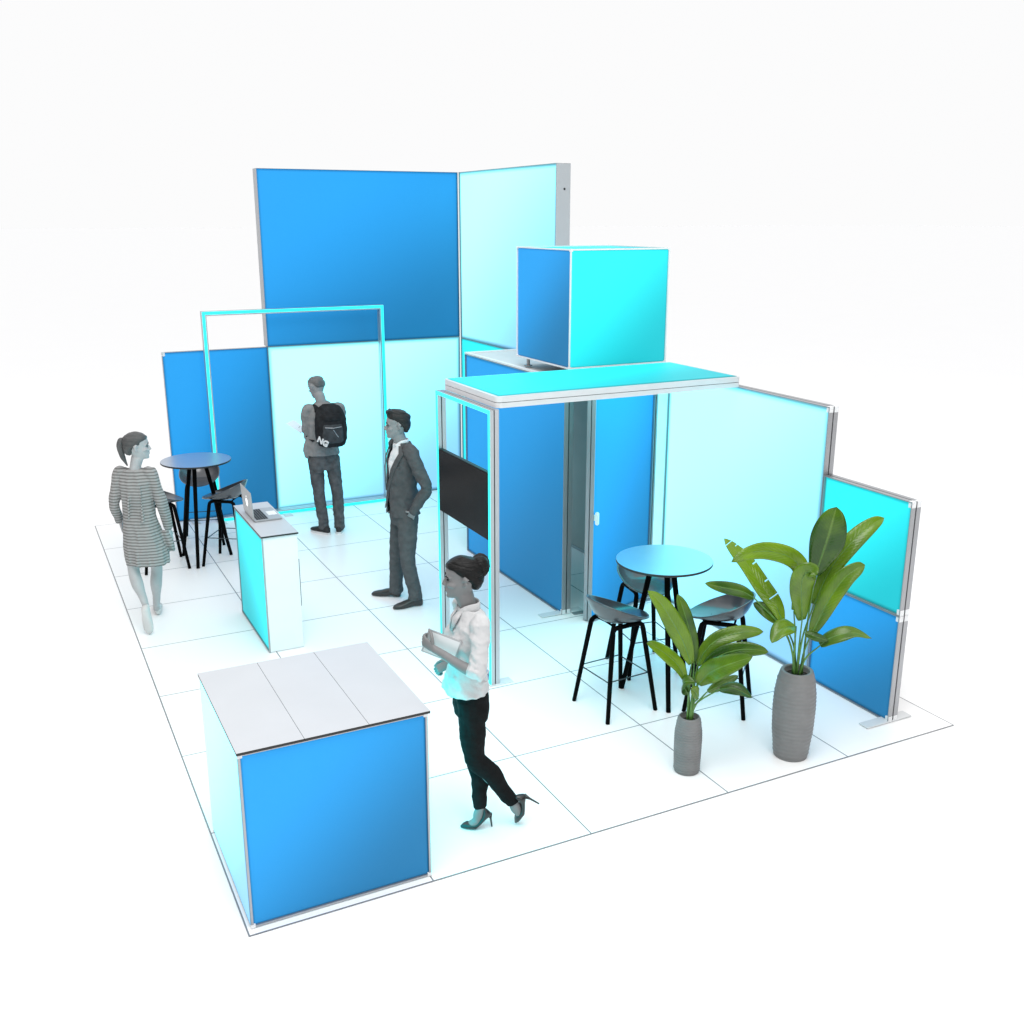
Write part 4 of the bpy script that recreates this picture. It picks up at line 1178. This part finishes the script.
# ---- man in the suit --------------------------------------------------------
def man_suit():
    o = thing('person', 'man in a dark grey suit and white shirt standing with one hand in his pocket', 'person', (2.28, 4.1, 0), CAMROT)
    F = (-.88, -.475); Fv = V((*F, 0)).normalized(); L = V((-Fv.y, Fv.x, 0))
    skin = SK('pale_grey_skin', 0.27); hairm = hair_mat('brown_grey_hair', 0.028)
    suit = cloth('charcoal_suit', (0.092, 0.092, 0.095), vary=0.14, bump=0.9, bscale=11)
    shirt = cloth('white_shirt', (0.78, 0.78, 0.79), vary=0.02, bump=0.2)
    shoem = mat('dark_leather', (0.03, 0.029, 0.028), 0.35, spec=0.5, vary=0.2)
    T = head_frame((.088, -.005, 1.578), (-1, -.22), 0.02, 0, 1.05)
    C = V((.125, 0.01, 0))
    shc = V((.132, .01, 1.46)); shl = shc + L * .185; shr = shc - L * .185
    elb, wr = V((.355, -.235, 1.165)), V((.228, -.215, .935))
    elr, wrr = V((.165, .255, 1.15)), V((.02, .18, .95))
    hN, kN, aN = V((.165, -.085, .88)), V((.158, -.125, .46)), V((.212, -.10, .10))
    hF, kF, aF = V((.095, .09, .88)), V((.030, .105, .44)), V((.012, .135, .09))
    bm, ex = bmesh.new(), bmesh.new()
    head(bm, T, 1.03, 1.05)
    limb(bm, [(.130, 0, 1.44), (.118, 0, 1.52), (.092, 0, 1.60)], [(.08, .07), (.058, .058), (.060, .060)], L)
    torso(bm, [(.12, 0, .85, .13, .08), (.12, 0, 1.1, .125, .08), (.125, 0, 1.3, .14, .09), (.13, 0, 1.46, .15, .07)], F)
    for a, e, wq in ((shl, elb, wr), (shr, elr, wrr)): limb(bm, [a, e, wq], [.042, .038, .026], (0, 0, 1))
    for h, k, a in ((hN, kN, aN), (hF, kF, aF)): limb(bm, [h, k, a], [.07, .048, .036], L)
    hand(bm, ex, wr, (-.34, .62, -.70), (-.1, .9, -.2), (-.8, 0, .4), 0.2, .95)
    hand(bm, ex, wrr, (-.4, -.2, -.8), (.3, -.8, 0), (-.7, 0, .4), 0.6, 1.0)
    skin_obj('body', bm, skin, o, 0.0065, 3, ex)
    eyes(o, T, EYE, hairm)
    bm = bmesh.new()
    hair_shell(bm, T, [(.048, -.084, -.050, .050), (.07, -.097, -.038, .064), (.092, -.106, -.032, .0715), (.103, -.109, -.020, .0745), (.112, -.111, .026, .0755), (.135, -.112, .036, .077), (.157, -.114, .052, .0775), (.172, -.113, .080, .0775), (.185, -.110, .086, .0765), (.2, -.100, .083, .072), (.220, -.075, .078, .060), (.236, -.04, .062, .044), (.244, .0, .05, .02)], .005)
    for q in range(8):
        y = -.05 + q * .0145
        tube(bm, [T(.02, y, .212), T(.055, y * .95, .236), T(.078, y * .8, .226 + .004 * (q % 2)), T(.086, y * .75, .206)], [.011, .012, .010, .006], n=8)
    skin_obj('hair', bm, hairm, o, 0.006, 2)
    # shirt
    bm = bmesh.new()
    torso(bm, [(.108, 0, .93, .135, .098), (.110, 0, 1.15, .14, .103), (.112, 0, 1.32, .150, .112), (.120, 0, 1.42, .14, .093), (.122, 0, 1.49, .10, .075), (.118, 0, 1.525, .066, .066)], F, 2.3)
    skin_obj('shirt', bm, shirt, o, 0.008, 2)
    bm = bmesh.new()
    cp = [V((.115, 0, 1.535)) + Fv * (.068 * math.cos(a)) + L * (.068 * math.sin(a)) + V((0, 0, -.05 * max(0, math.cos(a)) ** 2 + .01)) for a in [rad(14 + 332 * q / 16) for q in range(17)]]
    tube(bm, cp, [(.020, .005)] * 17, side=(0, 0, 1), n=8)
    obj('collar', bm, shirt, o, smooth=True)
    # jacket: open in front
    rows = [(.112, 0, .865, .172, .150, 26), (.112, 0, .92, .172, .146, 15), (.112, 0, 1.0, .160, .138, 6), (.114, 0, 1.08, .153, .134, 4), (.116, 0, 1.16, .156, .134, 9), (.118, 0, 1.25, .166, .136, 16), (.120, 0, 1.34, .176, .134, 23), (.125, 0, 1.41, .186, .118, 31), (.128, 0, 1.465, .172, .096, 42), (.124, 0, 1.505, .115, .084, 52), (.118, 0, 1.540, .078, .078, 64)]
    bm = bmesh.new(); n = 40
    g = []
    for (x, y, z, hw, hd, op) in rows:
        r = []
        for k in range(n + 1):
            a = rad(op + (360 - 2 * op) * k / n)
            ca, sa = math.cos(a), math.sin(a); e = 2.3
            r.append(bm.verts.new(V((x, y, z)) + Fv * hd * math.copysign(abs(ca) ** (2 / e), ca) + L * hw * math.copysign(abs(sa) ** (2 / e), sa)))
        g.append(r)
    for i in range(len(g) - 1):
        for k in range(n): bm.faces.new((g[i][k], g[i][k + 1], g[i + 1][k + 1], g[i + 1][k]))
    bmesh.ops.subdivide_edges(bm, edges=list(bm.edges), cuts=2, use_grid_fill=True, smooth=1.0)
    FOLDS['jacket'] = (.011, 7, 7, 10); folds(bm, 'jacket', 2.0)
    jk = obj('jacket', bm, suit, o, smooth=True)
    sd = jk.modifiers.new('t', 'SOLIDIFY'); sd.thickness = 0.010; sd.offset = -1
    jk.modifiers.new('s', 'SUBSURF').levels = 1
    # sleeves with shoulder, elbow creases
    for a, e, wq, sg in ((shl, elb, wr, 1), (shr, elr, wrr, -1)):
        bm = bmesh.new()
        limb(bm, [shc.lerp(a, .55) + V((0, 0, .02)), a + V((0, 0, .006)), a.lerp(e, .5), e, e.lerp(wq, .5), wq], [(.055, .062), (.070, .066), (.062, .060), (.054, .054), (.050, .048), (.042, .040)], (0, 0, 1), ns=6)
        for t in (.55, .75, .92):
            p = a.lerp(e, t)
            tube(bm, [p + V((-.05, -.02, .02)), p + V((-.01, -.056, 0)), p + V((.045, -.04, -.02))], [.005, .010, .005], n=8)
        skin_obj('sleeve', bm, suit, jk, 0.008, 2)
    # lapels
    for s in (1, -1):
        bm = bmesh.new()
        P = []
        for (z, op, hw, hd, x) in ((1.52, 56, .10, .086, .121), (1.46, 43, .172, .100, .128), (1.40, 32, .184, .122, .124), (1.31, 21, .174, .138, .120), (1.2, 12, .160, .140, .117), (1.10, 5, .153, .140, .114)):
            a = rad(op)
            P.append(V((x, 0, z)) + Fv * (hd + .004) * math.cos(a) ** .87 + L * s * hw * math.sin(a) ** .87)
        for i in range(len(P) - 1):
            pass
        wd = [.022, .052, .056, .046, .030, .006]
        top = []; bot = []
        for p, q in zip(P, wd):
            d = (L * s * .93 - Fv * .32).normalized()
            top.append([p + Fv * .012, p + d * q + Fv * .008 + V((0, 0, .004)), p + d * q + Fv * .001, p + Fv * .002])
        loft(bm, [[v for v in r] for r in top])
        obj('lapel', bm, suit, jk, smooth=False)
    bm = bmesh.new()
    p = V((.117, 0, 1.33)) + Fv * .118 + L * .085
    tube(bm, [p + L * .0, p + L * .075 - Fv * .03 + V((0, 0, .012))], [(.009, .004)] * 2, side=(0, 0, 1), n=8); obj('breast_pocket', bm, suit, jk)
    # trousers
    bm = bmesh.new()
    torso(bm, [(.118, 0, .96, .140, .105), (.120, 0, .90, .158, .118), (.122, 0, .83, .165, .120), (.125, 0, .77, .155, .110)], F, 2.4)
    for h, k, a in ((hN, kN, aN), (hF, kF, aF)):
        limb(bm, [h + V((0, 0, .02)), h.lerp(k, .5), k, k.lerp(a, .5), a + V((0, 0, .035)), a + V((0, 0, -.035))], [(.088, .102), (.078, .090), (.064, .070), (.062, .066), (.058, .064), (.060, .072)], L, ns=6)
        for t in (-.06, 0, .07):
            q = k + V((0, 0, t)); tube(bm, [q - Fv * .03 + L * .045, q + L * .062 + V((0, 0, .006)), q + Fv * .045 + L * .03 - V((0, 0, .01))], [.006, .012, .006], n=6)
        for t in (.03, -.01):
            q = a + V((0, 0, t)); tube(bm, [q - Fv * .04 + L * .04, q + L * .060 + V((0, 0, .006)), q + Fv * .05 + L * .03], [.007, .013, .007], n=6)
    skin_obj('trousers', bm, suit, o, 0.0078, 2)
    for toe, hv in (((.020, -.205, .0), (.91, .42, 0)), ((-.228, .175, .0), (.98, -.17, 0))):
        bm = bmesh.new(); shoe(bm, toe, hv, (0, 0, 1), .285, .047, top=.07); obj('shoe', bm, shoem, o, smooth=True)
man_suit()

# ---- man with the backpack ---------------------------------------------------
def man_backpack():
    o = thing('person', 'man with cropped hair seen from behind, in grey jeans, wearing a dark backpack', 'person', (2.39, 6.5, 0), CAMROT)
    F = (-.36, .93); Fv = V((*F, 0)).normalized(); L = V((-Fv.y, Fv.x, 0))
    skin = SK('mid_grey_skin', 0.30); hairm = hair_mat('cropped_hair', 0.15)
    tee = cloth('grey_shirt', (0.25, 0.25, 0.253), vary=0.12, bump=1.0, bscale=11)
    jeans = cloth('faded_grey_jeans', (0.095, 0.098, 0.103), vary=0.3, bump=1.0, bscale=13)
    sole = mat('white_rubber', (0.7, 0.7, 0.7), 0.5, vary=.03); shoem = mat('dark_canvas', (0.02, 0.02, 0.022), 0.7, vary=.2)
    T = head_frame((-.045, .02, 1.575), (-.85, .62), 0.34, 0, 1.04)
    shc = V((-.005, 0, 1.435)); shl = shc + L * .185; shr = shc - L * .185
    elb, wr = V((-.205, .02, 1.13)), V((-.245, .22, 1.13))
    elr, wrr = V((.150, .225, 1.17)), V((-.04, .32, 1.12))
    hN, kN, aN = V((-.112, -.04, .88)), V((-.100, -.015, .46)), V((-.068, .0, .09))
    hF, kF, aF = V((.055, .03, .88)), V((.102, .02, .48)), V((.108, .03, .09))
    bm, ex = bmesh.new(), bmesh.new()
    head(bm, T)
    limb(bm, [(-.005, 0, 1.42), (-.018, -.01, 1.50), (-.045, .005, 1.60)], [(.08, .07), (.058, .058), (.060, .062)], L)
    torso(bm, [(-.03, 0, .85, .13, .08), (-.025, 0, 1.1, .125, .08), (-.01, 0, 1.3, .14, .09), (-.005, 0, 1.44, .15, .07)], F)
    for a, e, wq in ((shl, elb, wr), (shr, elr, wrr)): limb(bm, [a, e, wq], [.046, .040, .027], (0, 0, 1))
    for h, k, a in ((hN, kN, aN), (hF, kF, aF)): limb(bm, [h, k, a], [.07, .048, .036], L)
    hand(bm, ex, wr, (-.35, .35, .02), (.1, 0, 1), (.5, .5, .2), 0.5, 1.0)
    hand(bm, ex, wrr, (-.75, .1, .05), (-.1, 0, 1), (0, .5, .4), 0.5, 1.0)
    skin_obj('body', bm, skin, o, 0.0068, 3, ex)
    eyes(o, T, EYE, hairm)
    bm = bmesh.new()
    hair_shell(bm, T, [(.085, -.083, -.05, .050), (.105, -.0935, -.040, .066), (.128, -.100, -.02, .0705), (.145, -.1015, .01, .0728), (.158, -.1035, .05, .0752), (.178, -.099, .084, .0725), (.202, -.081, .064, .058), (.217, -.05, .037, .037), (.2245, -.014, .011, .011)])
    skin_obj('hair', bm, hairm, o, 0.007, 2)
    bm = bmesh.new()
    torso(bm, [(-.032, 0, .925, .185, .128), (-.032, 0, 1.0, .178, .122), (-.028, 0, 1.1, .168, .118), (-.015, 0, 1.25, .178, .124), (-.008, 0, 1.36, .188, .118), (-.005, 0, 1.44, .178, .092), (-.008, 0, 1.49, .112, .078), (-.017, 0, 1.525, .066, .068)], F, 2.3)
    for a, e, wq in ((shl, elb, wr), (shr, elr, wrr)):
        limb(bm, [shc.lerp(a, .5) + V((0, 0, .01)), a, a.lerp(e, .45), a.lerp(e, .82)], [(.052, .056), (.062, .060), (.061, .060), (.060, .058)], (0, 0, 1), ns=6)
        for t in (.35, .55, .72):
            q = a.lerp(e, t); tube(bm, [q + V((-.05, -.02, .02)), q + V((-.02, -.062, 0)), q + V((.05, -.03, -.02))], [.005, .009, .005], n=8)
    # loose shirt tail on the left
    limb(bm, [V((-.16, -.06, 1.12)), V((-.185, -.07, 1.0)), V((-.200, -.07, .90))], [(.05, .03), (.055, .03), (.03, .02)], L, ns=5)
    skin_obj('shirt', bm, tee, o, 0.0078, 2)
    bm = bmesh.new()
    torso(bm, [(-.030, 0, .96, .158, .115), (-.028, 0, .90, .168, .122), (-.027, 0, .83, .174, .126), (-.026, 0, .76, .166, .116)], F, 2.4)
    for s in (1, -1): ellipsoid(bm, V((-.028, 0, .81)) - Fv * .06 + L * .082 * s, (.082, .075, .085))
    for h, k, a in ((hN, kN, aN), (hF, kF, aF)):
        limb(bm, [h + V((0, 0, .0)), h.lerp(k, .5), k, k.lerp(a, .5), a + V((0, 0, .035)), a + V((0, 0, -.03))], [(.090, .108), (.080, .090), (.066, .070), (.064, .068), (.060, .066), (.064, .072)], L, ns=6)
        for t in (-.1, -.05, .0, .05):
            q = k + V((0, 0, t)); tube(bm, [q - Fv * .05 + L * .04, q - Fv * .068 + V((0, 0, .008)), q - Fv * .045 - L * .045 - V((0, 0, .012))], [.004, .008, .004], n=6)
        for t in (.09, .05, .01, -.015):
            q = a + V((0, 0, t)); tube(bm, [q - Fv * .045 + L * .045, q - Fv * .066 + V((0, 0, .006)), q - Fv * .045 - L * .045], [.005, .010, .005], n=6)
    for s in (1, -1):
        for (du, dz, eu, ez) in ((.03, .86, .13, .865), (.03, .74, .13, .745)):
            tube(bm, [V((-.028, 0, dz)) - Fv * .126 + L * du * s, V((-.028, 0, ez)) - Fv * .105 + L * eu * s], [.005, .005], n=6)
    skin_obj('jeans', bm, jeans, o, 0.0078, 2)
    for toe, hv in (((-.232, .085, .0), (.83, -.55, 0)), ((.085, .235, .0), (.08, -.99, 0))):
        bm = bmesh.new(); shoe(bm, V(toe) + V((0, 0, .012)), hv, (0, 0, 1), .285, .046, top=.06); s_ = obj('shoe', bm, shoem, o, smooth=True)
        bm = bmesh.new()
        X = V(hv).normalized(); Y = V((0, 0, 1)).cross(X)
        P = [(0, .012), (.02, .028), (.06, .044), (.12, .049), (.19, .042), (.25, .039), (.285, .026), (.292, .01)]
        ol = [V(toe) + X * a + Y * b for a, b in P] + [V(toe) + X * a - Y * b for a, b in reversed(P)]
        loft(bm, [ol, [q + V((0, 0, .022)) for q in ol]]); obj('sole', bm, sole, s_)
    # papers in the left hand
    pp = thing('paper', 'white sheet held up by the man with the backpack', 'paper', (2.39, 6.5, 0), CAMROT)
    bm = bmesh.new()
    P = [V(q) for q in ((-.497, .29, 1.217), (-.429, .42, 1.235), (-.262, .30, 1.148), (-.318, .18, 1.128))]
    for k in range(2):
        off = V((.006 * k, .004 * k, -.004 * k))
        loft(bm, [[q + off for q in P], [q + off + V((0, 0, .0016)) for q in P]])
    obj('sheet', bm, M['paper'], pp)
    # backpack
    bk = thing('backpack', 'dark grey backpack with white lettering on the back of the standing man', 'backpack', (2.39, 6.5, 0), CAMROT)
    packm = cloth('dark_pack_fabric', (0.022, 0.023, 0.025), vary=0.3, bump=0.6, bscale=16)
    packf = cloth('pack_pocket_fabric', (0.055, 0.06, 0.065), vary=0.25, bump=0.7, bscale=18)
    B = -Fv
    c0 = V((.020, 0, 0)) + B * .185 - L * .012
    bm = bmesh.new()
    rows = [(1.045, .095, .06), (1.065, .140, .095), (1.14, .168, .115), (1.25, .174, .115), (1.36, .166, .10), (1.44, .146, .075), (1.49, .112, .048), (1.512, .07, .02)]
    R = []
    for z, hw, hd in rows:
        R.append(body_ring(c0 - B * (.10 - hd) * .8 + L * 0 + V((0, 0, z)), hw, hd, F, 2.8))
    loft(bm, R); 
    bag = skin_obj('main_bag', bm, packm, bk, 0.009, 2)
    bm = bmesh.new()
    c1 = c0 + B * .097
    loft(bm, [body_ring(c1 + V((0, 0, z)), hw, hd, F, 2.8) for z, hw, hd in ((1.105, .09, .02), (1.13, .115, .045), (1.2, .118, .05), (1.28, .112, .042), (1.315, .10, .02))])
    fp = skin_obj('front_pocket', bm, packf, bk, 0.008, 2)
    bm = bmesh.new()
    loft(bm, [body_ring(c1 - B * .03 + V((0, 0, z)), hw, hd, F, 2.8) for z, hw, hd in ((1.335, .10, .02), (1.36, .108, .046), (1.40, .105, .04), (1.43, .09, .016))])
    skin_obj('top_pocket', bm, packm, bk, 0.008, 2)
    bm = bmesh.new()
    tube(bm, [c1 + B * .040 + L * .09 + V((0, 0, 1.290)), c1 + B * .050 + V((0, 0, 1.282)), c1 + B * .040 - L * .09 + V((0, 0, 1.290))], .004, n=8)
    tube(bm, [c1 + B * .052 + V((0, 0, 1.262)), c1 + B * .054 - L * .03 + V((0, 0, 1.21)), c1 + B * .053 - L * .05 + V((0, 0, 1.18))], .0045, n=8)
    obj('zip', bm, M['alu'], fp)
    for s in (1, -1):
        bm = bmesh.new()
        P = [shc + L * .085 * s + B * .10 + V((0, 0, -.01)), shc + L * .09 * s + B * .055 + V((0, 0, .052)), shc + L * .10 * s - B * .02 + V((0, 0, .050)), shc + L * .11 * s - B * .10 + V((0, 0, -.03)), shc + L * .13 * s - B * .135 + V((0, 0, -.16)), shc + L * .175 * s - B * .06 + V((0, 0, -.29)), shc + L * .14 * s + B * .09 + V((0, 0, -.33))]
        S = spline(P, 30)
        tube(bm, S, [(.029, .008)] * 30, side=L, n=10); obj('strap', bm, packm, bk, smooth=True)
    # lettering low on the left flank
    cu = bpy.data.curves.new('t', 'FONT'); cu.body = 'NG'; cu.size = .088; cu.extrude = .007; cu.align_x = 'CENTER'; cu.offset = .004
    to = bpy.data.objects.new('t', cu); COL.objects.link(to)
    bpy.context.view_layer.update()
    me = bpy.data.meshes.new_from_object(to.evaluated_get(bpy.context.evaluated_depsgraph_get()))
    bpy.data.objects.remove(to)
    nrm = (B * .78 + L * .62).normalized()
    lt = bpy.data.objects.new('lettering', me); me.materials.clear(); me.materials.append(mat('white_print', (.75, .75, .76), .6))
    link(lt, bk)
    Xl = V((0, 0, 1)).cross(nrm).normalized(); Ul = nrm.cross(Xl)
    q = rad(-28); Xr = Xl * math.cos(q) + Ul * math.sin(q); Ur = nrm.cross(Xr)
    m3 = Matrix((Xr, Ur, nrm)).transposed().to_4x4(); from mathutils.bvhtree import BVHTree
    tree = BVHTree.FromPolygons([v.co for v in bag.data.vertices], [tuple(p.vertices) for p in bag.data.polygons])
    hit = tree.ray_cast(c0 + V((0, 0, 1.125)) + L * .03 + nrm * .6, -nrm)[0]
    m3.translation = hit + nrm * .008 - Ur * .02
    lt.matrix_local = m3
man_backpack()

# ---- woman in the striped dress ----------------------------------------------
def woman_dress():
    o = thing('person', 'woman with a ponytail in a striped knee length dress walking away beside the left tables', 'person', (.17, 4.5, 0), CAMROT)
    F = (.1, .99); Fv = V((*F, 0)).normalized(); L = V((-Fv.y, Fv.x, 0))
    skin = SK('light_grey_skin', 0.44); hairm = hair_mat('fair_grey_hair', 0.10)
    dress = cloth('striped_knit', (0.36, 0.355, 0.35), vary=0.06, bump=0.7, bscale=9, stripes=(0.0262, (0.185, 0.18, 0.175)))
    shoem = mat('pale_trainer', (0.62, 0.60, 0.59), 0.6, vary=.06)
    T = head_frame((.012, -.005, 1.515), (.94, .34), 0.02, 0, 1.01)
    shc = V((-.024, 0, 1.385)); shl = shc + L * .138; shr = shc - L * .140
    elr, wrr = V((.185, .0, 1.09)), V((.200, .055, .86))
    ell, wrl = V((-.228, -.01, 1.11)), V((-.232, .10, .92))
    hN, kN, aN = V((-.085, -.02, .80)), V((-.108, -.045, .520)), V((.006, -.16, .255))
    hF, kF, aF = V((.035, .03, .80)), V((.030, .13, .48)), V((-.042, .225, .095))
    bm, ex = bmesh.new(), bmesh.new()
    head(bm, T, 0.97, .95)
    limb(bm, [(-.020, 0, 1.38), (-.014, -.005, 1.45), (.012, -.008, 1.53)], [(.07, .06), (.046, .048), (.050, .052)], L)
    torso(bm, [(-.024, 0, .75, .12, .085), (-.024, 0, 1.05, .10, .07), (-.024, 0, 1.25, .115, .075), (-.022, 0, 1.39, .115, .055)], F)
    for a, e, wq in ((shl, ell, wrl), (shr, elr, wrr)): limb(bm, [a, e, wq], [.036, .031, .021], (0, 0, 1))
    for h, k, a in ((hN, kN, aN), (hF, kF, aF)):
        limb(bm, [h, h.lerp(k, .5), k + V((0, 0, .02)), k.lerp(a, .33) - Fv * .012, k.lerp(a, .75), a], [(.078, .08), (.066, .07), (.049, .052), (.051, .056), (.034, .036), (.029, .034)], L, ns=6)
    limb(bm, [aN, V((.020, -.185, .18)), V((.030, -.180, .09))], [(.029, .032), (.034, .028), (.036, .02)], L, ns=4)
    limb(bm, [aF, aF + V((-.015, .05, -.05)), aF + V((-.04, .13, -.07))], [(.029, .032), (.034, .028), (.036, .02)], L, ns=4)
    hand(bm, ex, wrr, (.06, .12, -1), (-.9, .2, 0), (.0, 1, .2), 0.45, .92)
    hand(bm, ex, wrl, (-.02, .35, -.9), (.9, .2, 0), (0, 1, .2), 0.45, .92)
    skin_obj('body', bm, skin, o, 0.0064, 3, ex)
    eyes(o, T, EYE, hairm)
    bm = bmesh.new()
    hair_shell(bm, T, [(.042, -.088, -.045, .045), (.065, -.103, -.034, .064), (.092, -.109, -.028, .074), (.104, -.111, -.018, .077), (.116, -.112, .022, .079), (.138, -.112, .048, .081), (.158, -.111, .068, .081), (.174, -.108, .087, .0795), (.195, -.094, .082, .070), (.215, -.066, .058, .052), (.228, -.03, .022, .028), (.232, -.008, .004, .01)], .004)
    hr = skin_obj('hair', bm, hairm, o, 0.0065, 4)
    bm = bmesh.new()
    p0 = T(-.100, .012, .165)
    limb(bm, [p0, p0 + V((-.016, -.022, .0)), p0 + V((-.024, -.034, -.05)), p0 + V((-.010, -.035, -.13)), p0 + V((.022, -.030, -.215))], [.016, .024, .027, .023, .008], (0, 1, 0), ns=5)
    obj('ponytail', remeshed('p', bm, .006, 1), hairm, hr, smooth=True)
    bm = bmesh.new(); tube(bm, [p0 + V((.004, .003, 0)), p0 + V((-.022, -.016, 0))], .021, n=14); obj('hair_tie', bm, EYE, hr)
    bm = bmesh.new()
    torso(bm, [(.008, .01, .590, .192, .150), (.004, .01, .66, .190, .148), (-.006, 0, .78, .172, .136), (-.018, 0, .90, .157, .124), (-.024, 0, 1.02, .138, .104), (-.025, 0, 1.10, .133, .100), (-.025, 0, 1.22, .138, .104), (-.024, 0, 1.31, .145, .096), (-.024, 0, 1.375, .143, .074), (-.022, 0, 1.408, .112, .064), (-.020, 0, 1.428, .074, .056)], F, 2.3)
    for a, e, wq in ((shl, ell, wrl), (shr, elr, wrr)):
        limb(bm, [shc.lerp(a, .6) + V((0, 0, .006)), a, a.lerp(e, .55), e, e.lerp(wq, .85)], [(.05, .05), (.056, .054), (.050, .048), (.046, .044), (.038, .036)], (0, 0, 1), ns=6)
    # soft hanging folds of the skirt and the back
    for (x, z0, z1, w_) in ((-.11, .95, .60, .014), (-.03, .90, .59, .017), (.06, .98, .60, .016), (.13, .92, .60, .014), (-.07, 1.25, 1.0, .010), (.05, 1.3, .98, .012)):
        yb = -math.sqrt(max(0.05, 1 - (x / .19) ** 2)) * .125
        tube(bm, [(x * .85, yb * .85, z0), (x * .95, yb, (z0 + z1) / 2), (x, yb * 1.12, z1 + .01)], [.004, w_, w_ * .9], n=8)
    limb(bm, [(.15, .03, .85), (.185, .04, .74), (.215, .05, .685)], [(.05, .03), (.055, .03), (.03, .02)], L, ns=4)
    skin_obj('dress', bm, dress, o, 0.0072, 2)
    bm = bmesh.new(); shoe(bm, (.036, -.195, .004), (-.05, .10, .97), (0, -1, -.10), .262, .044, top=.065); s_ = obj('shoe', bm, shoem, o, smooth=True)
    bm = bmesh.new(); shoe(bm, (-.122, .475, .001), (.33, -.94, 0), (0, 0, 1), .255, .043, top=.06); obj('shoe', bm, shoem, o, smooth=True)
woman_dress()
